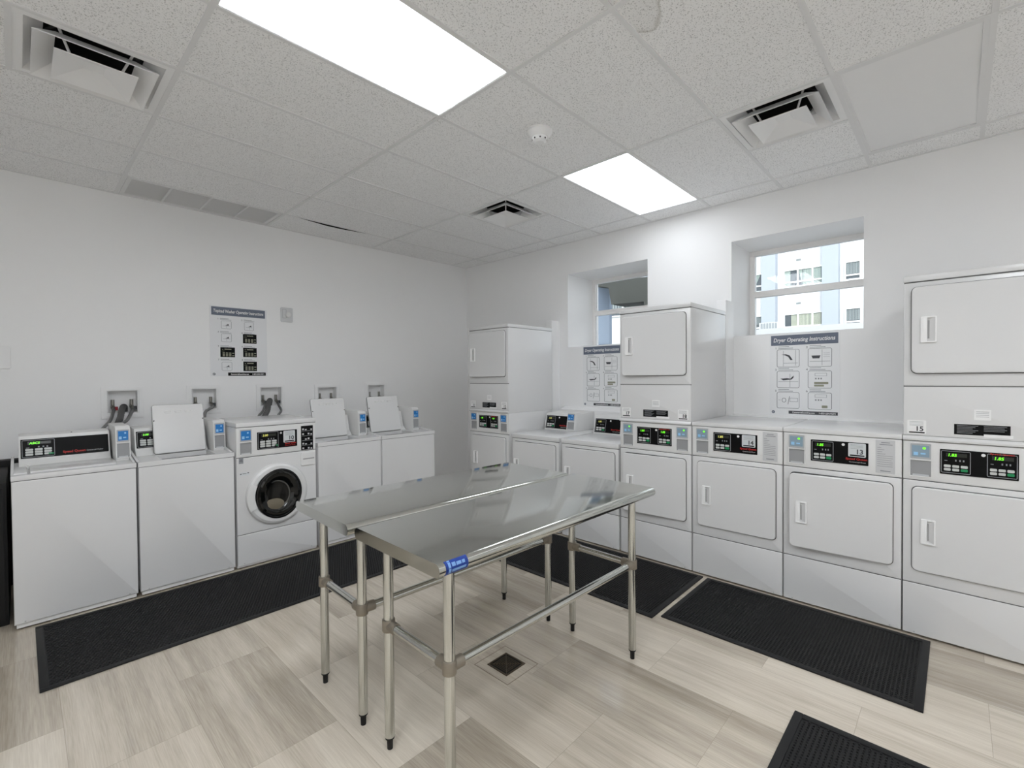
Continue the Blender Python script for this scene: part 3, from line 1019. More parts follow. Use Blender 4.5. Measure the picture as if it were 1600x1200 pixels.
# ------------------------------------------------------------------ washers on the left wall
def topload(x0, label, lid, digits, wide_panel, lidx=(0.10, 0.47), w=0.606):
    t = thing('top_load_washer', label, 'washing machine', (x0, 4.177, 0), 0, 'white top-loading washers')
    MB().box(0.002, w - 0.002, 0.008, 0.655, 0.035, 0.922).build('cabinet', ENAMEL, t, bevel=0.004)
    MB().dome(0.003, w - 0.003, 0.040, 0.921, 0.0, 0.010, 0.006, 0.005).build('front_panel', ENAMEL, t)
    MB().box(0.012, w - 0.012, 0.012, 0.62, 0.012, 0.036).build('base_rail', ENAMEL2, t)
    MB().box(0.03, w - 0.03, 0.04, 0.60, 0.0, 0.012).build('feet', BLACK, t)
    screws(t, ((0.05, 0.05), (w - 0.05, 0.05)), 0.0)
    # top deck, open well when the lid is up
    d = MB()
    lx0, lx1 = lidx
    y0, y1 = 0.035, 0.315
    ztop, zb = 0.957, 0.924
    xs_, ys_ = [0.0, lx0, lx1, w], [-0.003, y0, y1, 0.655]
    if lid == 'open':
        for i in range(3):
            for j in range(3):
                if i == 1 and j == 1:
                    continue
                d.quad((xs_[i], ys_[j], ztop), (xs_[i + 1], ys_[j], ztop), (xs_[i + 1], ys_[j + 1], ztop), (xs_[i], ys_[j + 1], ztop))
        d.quad((lx0, y0, ztop), (lx1, y0, ztop), (lx1, y0, ztop - 0.04), (lx0, y0, ztop - 0.04))
        d.quad((lx0, y1, ztop), (lx1, y1, ztop), (lx1, y1, ztop - 0.04), (lx0, y1, ztop - 0.04))
        d.quad((lx0, y0, ztop), (lx0, y1, ztop), (lx0, y1, ztop - 0.04), (lx0, y0, ztop - 0.04))
        d.quad((lx1, y0, ztop), (lx1, y1, ztop), (lx1, y1, ztop - 0.04), (lx1, y0, ztop - 0.04))
        d.quad((0, -0.003, ztop), (w, -0.003, ztop), (w, -0.003, zb), (0, -0.003, zb))
        d.quad((0, 0.655, ztop), (w, 0.655, ztop), (w, 0.655, zb), (0, 0.655, zb))
        d.quad((0, -0.003, ztop), (0, 0.655, ztop), (0, 0.655, zb), (0, -0.003, zb))
        d.quad((w, -0.003, ztop), (w, 0.655, ztop), (w, 0.655, zb), (w, -0.003, zb))
        bmesh.ops.remove_doubles(d.bm, verts=d.bm.verts[:], dist=1e-5)
        dk = d.build('top_deck', ENAMEL, t)
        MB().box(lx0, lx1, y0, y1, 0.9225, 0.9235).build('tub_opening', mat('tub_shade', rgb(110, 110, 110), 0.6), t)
    else:
        d.box(0.0, w, -0.003, 0.655, zb, ztop)
        dk = d.build('top_deck', ENAMEL, t, bevel=0.006)
    MB().box(0.004, w - 0.004, 0.003, 0.012, 0.918, 0.926).build('joint_shadow_strip', GAP, t)
    # raised cheeks that run back to the console
    for xx in (0.0, w - 0.014):
        MB().prismx([(0.05, 0.957), (0.36, 1.002), (0.60, 1.01), (0.60, 0.956), (0.05, 0.956)], xx, xx + 0.014).build('side_cheek', ENAMEL, t, bevel=0.003)
    # console with slanted face
    MB().prismx([(0.335, 0.957), (0.385, 1.003), (0.425, 1.163), (0.62, 1.168), (0.62, 0.957)], 0.036, 0.506).build('console', ENAMEL2, t, bevel=0.005)
    a = math.atan2(0.040, 0.160)
    M = Matrix.Translation((0, 0.385, 1.003)) @ Matrix.Rotation(-a, 4, 'X') @ Matrix.Translation((0, -0.0015, 0))
    p = MB().rr(0.046, 0.497 if wide_panel else 0.352, 0.010, 0.140, -0.003, 0, 0.003).build('control_panel', BLACKP, t, M=M)
    M2 = M @ Matrix.Translation((0, -0.003, 0))
    keypad(p, M2, 0.052, 0.212, 0.016, 0.134, digits, GRNLED, 3)
    if wide_panel:
        text('red_lettering', 'Speed Queen', 0.252, 0.027, 0.016, REDT, p, -0.0006, M2, 0.0, 0.118, bold=0.0005)
        text('white_lettering', 'Commercial Washer', 0.376, 0.028, 0.010, LGREY, p, -0.0006, M2, 0.0, 0.090)
    # card reader box on the right of the deck
    MB().prismx([(0.222, 0.956), (0.232, 1.19), (0.25, 1.205), (0.62, 1.205), (0.62, 0.956)], 0.518, 0.604).build('reader_housing', ENAMEL2, t, bevel=0.006)
    M3 = Matrix.Translation((0, 0.222, 0.956)) @ Matrix.Rotation(-math.atan2(0.01, 0.234), 4, 'X') @ Matrix.Translation((0, -0.0015, 0))
    card_reader(t, 0.526, 0.597, 0.022, 0.135, 0.222, BLUE, M3)
    # lid
    if lid == 'open':
        L = lx1 - lx0
        pts = rr_pts(lx0, lx1, 0.0, 0.385, 0.016, 5)
        T = Matrix.Translation((0, 0.325, 0.962)) @ Matrix.Rotation(-math.radians(13), 4, 'X')
        lo = MB().dome(lx0, lx1, 0.0, 0.385, -0.010, 0.012, 0.016, 0.006).build('lid', ENAMEL, t, M=T)
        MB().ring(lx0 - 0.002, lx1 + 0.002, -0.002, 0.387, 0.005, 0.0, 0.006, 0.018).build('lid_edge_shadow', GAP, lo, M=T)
        em = MB()
        for k in range(3):
            cx = lx0 + L * (0.30 + 0.20 * k)
            em.ring(cx - 0.024, cx + 0.024, 0.318, 0.340, 0.005, -0.0135, -0.009, 0.011)
            em.box(cx - 0.014, cx + 0.014, -0.0125, -0.009, 0.326, 0.332)
        em.build('embossing', ENAMEL2, lo, M=T)
        bmp = MB()
        for xx in (lx0 + 0.008, lx1 - 0.008):
            bmp.cyl((xx, -0.009, 0.26), (xx, -0.016, 0.26), 0.0045, n=10)
        bmp.build('rubber_bumpers', BLACK, lo, M=T)
    else:
        lo = MB().box(0.085, 0.500, 0.030, 0.330, 0.9575, 0.972).build('lid', ENAMEL, t, bevel=0.005)
        MB().box(0.012, 0.072, 0.030, 0.330, 0.9575, 0.968).build('dispenser_cover', ENAMEL, t, bevel=0.004)
        MB().box(0.074, 0.083, 0.25, 0.33, 0.9575, 0.978).build('hinge', ENAMEL2, t, bevel=0.002)
    if wide_panel:
        MB().cyl((0.30, 0.44, 1.1675), (0.30, 0.44, 1.171), 0.004, n=10).build('console_screw', BLACK, t)
    return t

topload(-0.046, 'white top-loading washer with closed lid at the left edge, its long black console uncovered', 'closed', 'ABCS', True)
topload(0.568, 'white top-loading washer with raised lid between the closed washer and the front loader', 'open', '3.00', False, (0.145, 0.488))
topload(1.848, 'white top-loading washer with raised lid just right of the front loader', 'open', '3.00', False, (0.110, 0.450), 0.640)
topload(2.4975, 'white top-loading washer with raised lid nearest the far corner', 'open', '3.00', False, (0.064, 0.435), 0.652)

t = thing('front_load_washer', 'white front-loading washer with round dark glass door, marked 10', 'washing machine', (1.186, 4.177, 0))
W = 0.644
MB().box(0.001, W - 0.001, 0.012, 0.64, 0.014, 1.148).build('cabinet', ENAMEL, t, bevel=0.004)
MB().dome(0.002, W - 0.002, 0.030, 0.278, 0.0, 0.012, 0.006, 0.005).build('kick_panel', ENAMEL, t)
MB().dome(0.002, W - 0.002, 0.281, 0.903, 0.0, 0.012, 0.006, 0.005).build('front_panel', ENAMEL, t)
MB().dome(0.002, W - 0.002, 0.907, 1.147, 0.0, 0.012, 0.006, 0.005).build('control_fascia', ENAMEL2, t)
MB().box(0.004, W - 0.004, 0.004, 0.014, 0.274, 1.152).build('joint_shadow_strip', GAP, t)
MB().box(-0.0005, W + 0.0005, -0.006, 0.645, 1.151, 1.187).build('top_lid', ENAMEL, t, bevel=0.006)
MB().box(0.03, W - 0.03, 0.05, 0.60, 0.0, 0.03).build('feet', BLACK, t)
card_reader(t, 0.028, 0.113, 0.930, 1.036, 1.130, BLUE)
p = MB().rr(0.157, 0.478, 0.955, 1.100, -0.003, 0, 0.003).build('control_panel', BLACKP, t)
M2 = Matrix.Translation((0, -0.003, 0))
keypad(p, M2, 0.163, 0.323, 0.960, 1.095, '3.00', YELLED, 3)
MB().cyl((0.344, 0, 1.080), (0.344, -0.0012, 1.080), 0.0085, n=20).build('maker_badge', LGREY, p, M=M2)
text('red_lettering', 'Speed Queen', 0.376, 0.981, 0.012, REDT, p, -0.0006, M2, 0.1, 0.092, bold=0.0005)
text('white_lettering', 'Commercial Washer', 0.376, 0.966, 0.008, REDT, p, -0.0006, M2, 0.0, 0.088)
sticker(p, 0.364, 0.460, 0.995, 1.094, '10', 0.0, M2)
p = MB().rr(0.513, 0.618, 0.912, 1.124, -0.002, 0, 0.003).build('instruction_plate', BLACKP, t)
rows = []
for k in range(5):
    z = 1.095 - 0.042 * k
    rows.append((0.520, 0.612, z - 0.018, z - 0.0165))
    for q in range(4):
        if (k + q) % 3 != 2:
            rows.append((0.523 + 0.024 * q, 0.538 + 0.024 * q, z - 0.008 - 0.003 * (q % 2), z + 0.006 * (1 - q % 2)))
bars(rows, -0.0026, -0.0018).build('pictograms', LGREY, p)
dr = MB().dome(0.508, 0.636, 0.772, 0.890, -0.010, 0.004, 0.010, 0.006).build('detergent_drawer', ENAMEL2, t)
MB().prismx([(-0.0105, 0.838), (-0.0105, 0.828), (-0.006, 0.838)], 0.525, 0.622).build('finger_slot', MATS['slot_grey'], dr)
st = MB().box(0.019, 0.052, -0.0012, 0, 0.858, 0.903).build('eco_sticker', MGREY, t)
bars([(0.024, 0.047, 0.876, 0.880), (0.028, 0.044, 0.886, 0.891)], -0.0016, -0.001).build('sticker_print', DGREY, st)
tg = MB().box(0.024, 0.094, -0.0012, 0, 0.758, 0.786).build('name_tag', STICK, t)
bars([(0.026, 0.038, 0.771, 0.777), (0.080, 0.092, 0.775, 0.781), (0.044, 0.074, 0.773, 0.777)], -0.0016, -0.001).build('tag_print', DGREY, tg)
cx, cz, SX, SZ = 0.310, 0.573, 1.0, 1.06
MB().lathe_y([(0.262, 0.001), (0.262, -0.006), (0.252, -0.020), (0.235, -0.029), (0.205, -0.030), (0.198, -0.022), (0.196, -0.008)], cx, cz, 0.945, 0.985).build('door_ring', ENAMEL, t)
dd = MB().lathe_y([(0.203, -0.020), (0.200, -0.033), (0.188, -0.036), (0.182, -0.030)], cx + 0.008, cz, 0.915, 1.04).build('door_glass_rim', mat('door_rim_black', rgb(10, 10, 11), 0.2), t)
MB().lathe_y([(0.184, -0.030), (0.165, -0.034), (0.13, -0.028), (0.10, -0.010), (0.0, -0.004)], cx + 0.008, cz, 0.915, 1.04).build('door_glass', DOORGL, dd)
MB().lathe_y([(0.105, -0.0135), (0.108, -0.0175), (0.112, -0.0195), (0.116, -0.0185)], cx - 0.012, cz - 0.01, 0.95, 1.05).build('drum_rim', mat('dim_drum_rim', rgb(84, 82, 78), 0.3), dd)
lp = MB()
lp.lathe_y([(0.0, -0.030), (0.05, -0.029), (0.075, -0.024), (0.083, -0.016)], 0, 0, 1.0, 0.62)
lp.build('laundry_glimpse', mat('laundry_behind_glass', rgb(116, 108, 92), 0.35), dd, M=Matrix.Translation((cx - 0.035, 0, cz - 0.09)))
hd = MB()
pts = []
for k in range(9):
    a = math.radians(153 + 54 * k / 8)
    pts.append((cx + 0.246 * math.cos(a), cz + 0.252 * math.sin(a)))
for k in range(9):
    a = math.radians(207 - 54 * k / 8)
    pts.append((cx + 0.186 * math.cos(a), cz + 0.196 * math.sin(a)))
hd.prism(pts, -0.037, -0.022)
hd.build('door_handle', ENAMEL2, t, bevel=0.002)
screws(t, ((0.05, 0.045), (W - 0.05, 0.045)), 0.0)

# ------------------------------------------------------------------ made-up black cabinet standing in for the dark gap left of the washers
t = thing('dark_gap_stand_in', 'made-up black cabinet filling the dark gap left of the first washer', 'cabinet', (-0.42, 4.80, 0))
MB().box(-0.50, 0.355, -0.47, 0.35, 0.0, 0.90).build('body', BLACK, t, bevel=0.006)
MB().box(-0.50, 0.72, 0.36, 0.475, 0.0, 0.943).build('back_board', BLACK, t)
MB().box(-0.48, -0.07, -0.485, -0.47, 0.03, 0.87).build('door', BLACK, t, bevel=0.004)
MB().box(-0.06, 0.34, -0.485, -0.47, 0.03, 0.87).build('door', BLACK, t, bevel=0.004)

# ------------------------------------------------------------------ outlet boxes and hoses
where = ['above the closed washer, with red handle and two grey hoses', 'behind the raised lid of the second washer', 'above the front loader',
         'above the raised lid right of the front loader', 'above the raised lid nearest the far corner']
for k, h in enumerate(OUT):
    cx = (h[0] + h[1]) / 2
    t = thing('laundry_outlet_box', 'white recessed water outlet box ' + where[k], 'outlet box', (cx, YW, h[2]), 0, 'recessed water outlet boxes')
    a = (h[1] - h[0]) / 2
    hh = h[3] - h[2]
    MB().ring(-a - 0.042, a + 0.042, -0.050, hh + 0.022, 0.036, -0.008, 0.0, 0.006).build('face_frame', TRIMW, t, bevel=0.002)
    b = MB()
    b.ring(-a + 0.0006, a - 0.0006, 0.0006, hh - 0.0006, 0.004, -0.010, 0.085, 0.004)
    b.box(-a + 0.004, a - 0.004, 0.078, 0.086, 0.004, hh - 0.004)
    b.build('recess_liner', mat('liner_grey', rgb(236, 236, 236), 0.5), t)
    for sgn in (-1, 1):
        vx = sgn * a * 0.62 + 0.0
        v = MB()
        v.cyl((vx, 0.05, 0.115), (vx, 0.05, 0.055), 0.013)
        v.cyl((vx, 0.05, 0.055), (vx, 0.02, 0.045), 0.016)
        v.cyl((vx, 0.03, 0.05), (vx, 0.0, 0.028), 0.013)
        vo = v.build('valve', BRASS, t)
        MB().box(vx + 0.012, vx + 0.032, 0.005, 0.022, 0.022, 0.055).build('valve_handle', REDP if (sgn < 0 and k == 0) else DGREY, vo, bevel=0.004)
def hose(name, pts, r, m, label, group, rib=0):
    tag(MB().tube(pts, r, 20, rib).build(name, m), label, 'hose', group)
z0 = 1.254
hose('supply_hose', [(0.562, 5.285, 1.280), (0.552, 5.25, 1.262), (0.515, 5.08, 1.205), (0.446, 4.93, 1.138), (0.43, 4.87, 1.06), (0.43, 4.86, 0.90)], 0.0125, HOSE, 'grey braided supply hose dropping from the left valve above the closed washer', 'washer water hoses')
hose('supply_hose', [(0.690, 5.285, 1.280), (0.678, 5.25, 1.262), (0.625, 5.07, 1.205), (0.575, 4.95, 1.178), (0.56, 4.88, 1.10), (0.558, 4.87, 0.90)], 0.0125, HOSE, 'grey braided supply hose running from the right valve to behind the first card reader', 'washer water hoses')
hose('drain_hose', [(0.640, 5.34, 1.262), (0.634, 5.30, 1.305), (0.612, 5.23, 1.296), (0.575, 5.05, 1.220), (0.545, 4.95, 1.175), (0.50, 4.89, 1.08), (0.49, 4.875, 0.90)], 0.021, HOSED, 'dark corrugated drain hose hooked into the outlet box above the closed washer', 'washer drain hoses', 1)
hose('supply_hose', [(1.305, 5.285, 1.285), (1.292, 5.25, 1.268), (1.225, 5.08, 1.262), (1.160, 4.95, 1.238), (1.142, 4.89, 1.15), (1.14, 4.87, 0.90)], 0.0125, HOSE, 'grey supply hose showing beside the raised lid of the second washer', 'washer water hoses')
hose('supply_hose', [(1.782, 5.285, 1.280), (1.770, 5.25, 1.262), (1.69, 5.08, 1.215), (1.600, 4.92, 1.178), (1.59, 4.88, 1.12), (1.59, 4.836, 0.90)], 0.0115, HOSE, 'grey supply hose from the left valve down behind the front loader', 'washer water hoses')
hose('drain_hose', [(1.845, 5.34, 1.262), (1.838, 5.30, 1.310), (1.800, 5.22, 1.304), (1.720, 5.03, 1.225), (1.652, 4.91, 1.175), (1.64, 4.875, 1.10), (1.64, 4.87, 0.90)], 0.022, HOSED, 'dark corrugated drain hose arching out of the box above the front loader', 'washer drain hoses', 1)
hose('supply_hose', [(1.912, 5.285, 1.280), (1.905, 5.25, 1.262), (1.86, 5.06, 1.212), (1.790, 4.95, 1.170), (1.78, 4.88, 1.12), (1.78, 4.836, 0.90)], 0.0115, HOSE, 'grey supply hose from the right valve down behind the front loader', 'washer water hoses')

# ------------------------------------------------------------------ wall plates
def plate(x0, x1, z0, z1, label, detail=True):
    t = thing('wall_plate', label, 'wall plate', ((x0 + x1) / 2, YW, (z0 + z1) / 2))
    a, b = (x1 - x0) / 2, (z1 - z0) / 2
    MB().dome(-a, a, -b, b, -0.012, 0.0, 0.012, 0.004).build('cover', mat('plate_grey', rgb(206, 207, 208), 0.4) if detail else TRIMW, t)
    if detail:
        MB().lathe_y([(0.030, -0.012), (0.030, -0.022), (0.022, -0.030), (0.0, -0.030)], 0.01, 0.0).build('knob', ENAMEL2, t)
        MB().ring(-a * 0.78, -a * 0.1, -b * 0.5, b * 0.75, 0.004, -0.0145, -0.011, 0.006).build('cover_rim', GREYP, t)
    else:
        MB().cyl((0, -0.012, 0), (0, -0.014, 0), 0.004, n=10).build('plate_screw', GREYP, t)
    return t
plate(1.953, 2.080, 2.156, 2.312, 'small square grey switch plate on the wall right of the washer poster')
plate(-0.34, -0.040, 1.632, 1.806, 'blank white cover plate at the left edge of the wall', False)

# ------------------------------------------------------------------ posters
def outline(b, x0, x1, z0, z1, y0, y1):
    b.ring(x0, x1, z0, z1, 0.0025, y0, y1, 0.014)

def dryer_poster(y0, label):
    t = thing('instruction_poster', label, 'poster', (XW, y0, 1.190), -PI / 2, 'dryer instruction posters')
    Wp, Hp = 0.517, 0.712
    MB().box(0, Wp, -0.004, 0.0, 0, Hp).build('sheet', PAPER, t)
    hb = MB().box(0.012, Wp - 0.010, -0.0055, -0.003, Hp - 0.104, Hp - 0.016).build('header_band', HEAD, t)
    text('title', 'Dryer Operating Instructions', 0.030, Hp - 0.074, 0.034, WHITET, hb, -0.0056, None, 0.18, 0.455, bold=0.0008)
    fb = MB().box(0.150, Wp - 0.012, -0.0055, -0.003, 0.014, 0.041).build('footer_band', DGREY, t)
    text('footer_lettering', 'CommercialLaundries.com', 0.178, 0.0215, 0.013, WHITET, fb, -0.0056, None, 0, 0.165, bold=0.0004)
    text('footer_lettering', '1-855-254-9274', 0.372, 0.0215, 0.013, WHITET, fb, -0.0056, None, 0, 0.115, bold=0.0004)
    lg = MB().cyl((0.030, -0.003, 0.026), (0.030, -0.0055, 0.026), 0.013, n=24).build('round_logo', HEAD, t)
    text('logo_lettering', 'cl', 0.022, 0.020, 0.012, WHITET, lg, -0.0056)
    colx = ((0.058, 0.231), (0.294, 0.464))
    rowz = ((0.418, 0.572), (0.238, 0.384), (0.060, 0.200))
    fr = MB()
    cap = []
    for r in rowz:
        for cxx in colx:
            outline(fr, cxx[0], cxx[1], r[0], r[1], -0.0055, -0.003)
            cap.append((cxx[0] + 0.012, cxx[0] + 0.095, r[1] + 0.022, r[1] + 0.026))
            cap.append((cxx[0] + 0.012, cxx[0] + 0.125, r[1] + 0.008, r[1] + 0.012))
    fr.build('diagram_frames', DGREY, t)
    bars(cap, -0.005, -0.003).build('caption_lines', MGREY, t)
    for n_, (q, r) in enumerate(((0, 0), (1, 0), (0, 1), (1, 1), (0, 2), (1, 2))):
        text('step_number', str(n_ + 1), colx[q][0] - 0.014, rowz[r][1] + 0.004, 0.017, DGREY, t, -0.0045)
    # drawings
    thin = []
    a, b = colx[0]
    thin += [(a + 0.05, b - 0.012, 0.452, 0.4545), (a + 0.05, a + 0.0525, 0.425, 0.56), (b - 0.03, b - 0.0275, 0.43, 0.565), (a + 0.012, b - 0.008, 0.290, 0.2925),
             (a + 0.10, a + 0.1025, 0.245, 0.36), (a + 0.012, a + 0.03, 0.130, 0.1325), (a + 0.10, b - 0.012, 0.148, 0.1505), (a + 0.10, b - 0.012, 0.118, 0.1205), (a + 0.10, a + 0.1025, 0.118, 0.15), (b - 0.0145, b - 0.012, 0.118, 0.15)]
    a, b = colx[1]
    thin += [(a + 0.012, b - 0.01, 0.462, 0.4645), (a + 0.10, a + 0.1025, 0.43, 0.56), (a + 0.11, b - 0.015, 0.50, 0.502), (a + 0.11, b - 0.015, 0.515, 0.517), (a + 0.11, b - 0.015, 0.53, 0.532)]
    for zz in (0.34, 0.160):
        thin += [(a + 0.05, b - 0.035, zz, zz + 0.002), (a + 0.05, b - 0.035, zz + 0.022, zz + 0.024), (a + 0.05, a + 0.052, zz, zz + 0.024), (b - 0.037, b - 0.035, zz, zz + 0.024)]
        for x in (0.052, 0.072, 0.09):
            thin.append((a + x, a + x + 0.010, zz - 0.028, zz - 0.016))
    for q in thin:
        bars([q], -0.005, -0.003).build('diagram_line', MGREY, t)
    dk = MB()
    a = colx[0][0]
    P = [(a + 0.035, 0.528), (a + 0.07, 0.531), (a + 0.10, 0.518), (a + 0.122, 0.48), (a + 0.105, 0.479), (a + 0.088, 0.508), (a + 0.066, 0.520)]
    dk.prism(P, -0.0052, -0.003)
    dk.prism([(a + 0.028, 0.318), (a + 0.08, 0.322), (a + 0.105, 0.318), (a + 0.130, 0.345), (a + 0.128, 0.325), (a + 0.112, 0.310), (a + 0.05, 0.303)], -0.0052, -0.003)
    a2 = colx[1][0]
    dk.prism([(a2 + 0.025, 0.512), (a2 + 0.09, 0.512), (a2 + 0.082, 0.488), (a2 + 0.034, 0.488)], -0.0052, -0.003)
    dk.prism([(a + 0.085, 0.095), (a + 0.088, 0.095), (a + 0.100, 0.165), (a + 0.097, 0.165)], -0.0052, -0.003)
    dk.ring(a + 0.040, a + 0.072, 0.112, 0.150, 0.003, -0.0052, -0.003, 0.015)
    dk.build('diagram_drawings', DGREY, t)
    for q in ((a2 + 0.045, a2 + 0.145, 0.272, 0.290), (a2 + 0.045, a2 + 0.115, 0.252, 0.268), (a2 + 0.100, a2 + 0.140, 0.072, 0.094)):
        MB().rr(q[0], q[1], q[2], q[3], -0.0052, -0.003, 0.004).build('button_drawing', OLIVE, t)
    return t
dryer_poster(1.211, 'dryer instruction poster under the right window, fully in view')
dryer_poster(3.216, 'dryer instruction poster under the far window, half hidden behind the stack marked 17 and 18')

t = thing('instruction_poster', 'topload washer instruction poster with four black keypad pictures on the left wall', 'poster', (1.291, YW, 1.570))
Wp, Hp = 0.520, 0.694
MB().box(0, Wp, -0.004, 0.0, 0, Hp).build('sheet', mat('poster_paper_grey', rgb(232, 233, 235), 0.5), t)
hb = MB().box(0.014, Wp - 0.016, -0.0055, -0.003, Hp - 0.090, Hp - 0.008).build('header_band', HEAD, t)
text('title', 'Topload Washer Operating Instructions', 0.030, Hp - 0.062, 0.030, WHITET, hb, -0.0056, None, 0.15, 0.455, bold=0.0008)
fb = MB().box(0.152, Wp - 0.017, -0.0055, -0.003, 0.005, 0.037).build('footer_band', BLACKP, t)
text('footer_lettering', 'CommercialLaundries.com', 0.176, 0.014, 0.013, WHITET, fb, -0.0056, None, 0, 0.165, bold=0.0004)
text('footer_lettering', '1-855-254-9274', 0.372, 0.014, 0.013, WHITET, fb, -0.0056, None, 0, 0.112, bold=0.0004)
lg = MB().cyl((0.030, -0.003, 0.022), (0.030, -0.0055, 0.022), 0.013, n=24).build('round_logo', MGREY, t)
text('logo_lettering', 'cl', 0.022, 0.016, 0.012, WHITET, lg, -0.0056)
fr = MB()
cap = []
lines = []
dk = MB()
for (a, b, z0, z1) in ((0.098, 0.188, 0.472, 0.552), (0.098, 0.188, 0.342, 0.424), (0.098, 0.188, 0.056, 0.142), (0.306, 0.394, 0.468, 0.553)):
    fr.ring(a, b, z0, z1, 0.0025, -0.0052, -0.003, 0.010)
    m_ = (z0 + z1) / 2
    lines += [(a + 0.015, b - 0.012, m_ - 0.012, m_ - 0.010), (a + 0.045, a + 0.047, z0 + 0.01, m_ - 0.012)]
    dk.prism([(a + 0.035, m_ - 0.006), (a + 0.068, m_ - 0.006), (a + 0.062, m_ + 0.012), (a + 0.05, m_ + 0.002)], -0.0052, -0.003)
fr.build('diagram_frames', MGREY, t)
dk.build('diagram_drawings', DGREY, t)
for x in (0.088, 0.300):
    for z in (0.560, 0.430, 0.292, 0.156):
        cap += [(x, x + 0.075, z + 0.012, z + 0.016), (x, x + 0.10, z + 0.001, z + 0.004)]
bars(cap + lines, -0.005, -0.003).build('caption_lines', MGREY, t)
for n_ in range(8):
    text('step_number', str(n_ + 1), (0.066, 0.278)[n_ % 2], (0.562, 0.432, 0.294, 0.158)[n_ // 2], 0.015, DGREY, t, -0.0045)
kp = MB()
kw = []
for (a, b, z0, z1) in ((0.087, 0.216, 0.190, 0.288), (0.291, 0.419, 0.336, 0.430), (0.291, 0.419, 0.195, 0.290), (0.291, 0.419, 0.052, 0.150)):
    kp.box(a, b, -0.0052, -0.003, z0, z1)
    w, h = b - a, z1 - z0
    kw += [(a + 0.28 * w, a + 0.75 * w, z1 - 0.24 * h, z1 - 0.14 * h), (a + 0.12 * w, a + 0.2 * w, z1 - 0.24 * h, z1 - 0.18 * h), (a + 0.10 * w, a + 0.28 * w, z1 - 0.40 * h, z1 - 0.37 * h)]
    for q in range(3):
        for r in range(3):
            kw.append((a + (0.15 + 0.22 * q) * w, a + (0.30 + 0.22 * q) * w, z0 + (0.10 + 0.14 * r) * h, z0 + (0.20 + 0.14 * r) * h))
    kw += [(a + 0.80 * w, a + 0.95 * w, z0 + 0.38 * h, z0 + 0.46 * h), (a + 0.80 * w, a + 0.95 * w, z0 + 0.12 * h, z0 + 0.20 * h)]
ko = kp.build('keypad_pictures', BLACKP, t)
bars(kw, -0.0056, -0.005).build('keypad_print', OLIVE, ko)

# ------------------------------------------------------------------ stainless tables
def table(cx, cy, rz, label):
    t = thing('steel_work_table', label, 'table', (cx, cy, 0), rz, 'stainless steel folding tables')
    lx, ly, zt, th = 0.727, 0.289, 0.930, 0.048
    prof = [(-ly + 0.024, zt)]
    n = 9
    for k in range(n + 1):            # rolled long edge
        a = math.radians(90 + 180 * k / n)
        prof.append((-ly + th / 2 + th / 2 * math.cos(a), zt - th / 2 + th / 2 * math.sin(a)))
    for k in range(n + 1):
        a = math.radians(-90 + 180 * k / n)
        prof.append((ly - th / 2 + th / 2 * math.cos(a), zt - th / 2 + th / 2 * math.sin(a)))
    prof = prof[1:]
    MB().prismx(prof, -lx, lx).build('table_top', STEEL, t, bevel=0.0)
    ux, uy = 0.625, 0.203
    r = 0.0205
    for sx in (-1, 1):
        for sy in (-1, 1):
            x, y = sx * ux, sy * uy
            b = MB().cyl((x, y, 0.052), (x, y, zt - th + 0.004), r, n=24)
            lg = b.build('leg', GALV, t)
            f = MB()
            f.cyl((x, y, 0.052), (x, y, 0.044), 0.021, 0.019, 20)
            f.cyl((x, y, 0.044), (x, y, 0.0), 0.0125, 0.0115, 20)
            f.build('foot', BLACK, lg)
            k = MB()
            k.cyl((x, y, 0.494), (x, y, 0.542), 0.0265, n=24)
            k.cyl((x, y, 0.518), (x, y - sy * 0.058, 0.518), 0.0225, n=20)
            if sy < 0:
                k.cyl((x, y, 0.518), (x - sx * 0.058, y, 0.518), 0.0225, n=20)
            k.build('collar', CAST, lg, bevel=0.002)
    for sx in (-1, 1):
        MB().cyl((sx * ux, -uy + 0.05, 0.518), (sx * ux, uy - 0.05, 0.518), 0.0175, n=20).build('crossbar', GALV, t)
    MB().cyl((-ux + 0.05, -uy, 0.518), (ux - 0.05, -uy, 0.518), 0.0175, n=20).build('crossbar', GALV, t)
    return t
table(1.665, 2.092, math.radians(-2.0), 'stainless steel work table on the far side, nearer the washers')
tb_ = table(1.662, 1.492, math.radians(-0.9), 'stainless steel work table on the near side, with the blue sticker on its rolled edge')
# blue maker sticker wrapped on the rolled edge
b = MB()
th = 0.048
n = 8
pr_o, pr_i = [], []
for k in range(n + 1):
    a = math.radians(108 + 132 * k / n)
    yy, zz = -0.289 + th / 2, 0.930 - th / 2
    pr_o.append((yy + (th / 2 + 0.0012) * math.cos(a), zz + (th / 2 + 0.0012) * math.sin(a)))
    pr_i.append((yy + (th / 2 + 0.0002) * math.cos(a), zz + (th / 2 + 0.0002) * math.sin(a)))
b.prismx(pr_o + pr_i[::-1], -0.700, -0.606)
so = b.build('maker_sticker', BLUESTK, tb_)
b = MB()
for x0, x1, a0, a1, in ((-0.690, -0.680, 112, 215), (-0.675, -0.660, 135, 165), (-0.656, -0.636, 140, 165), (-0.632, -0.620, 140, 165), (-0.676, -0.616, 185, 205)):
    o_, i_ = [], []
    for k in range(5):
        a = math.radians(a0 + (a1 - a0) * k / 4)
        yy, zz = -0.289 + th / 2, 0.930 - th / 2
        o_.append((yy + (th / 2 + 0.0017) * math.cos(a), zz + (th / 2 + 0.0017) * math.sin(a)))
        i_.append((yy + (th / 2 + 0.001) * math.cos(a), zz + (th / 2 + 0.001) * math.sin(a)))
    b.prismx(o_ + i_[::-1], x0, x1)
b.build('sticker_print', mat('sticker_pale_blue', rgb(112, 150, 200), 0.4), so)

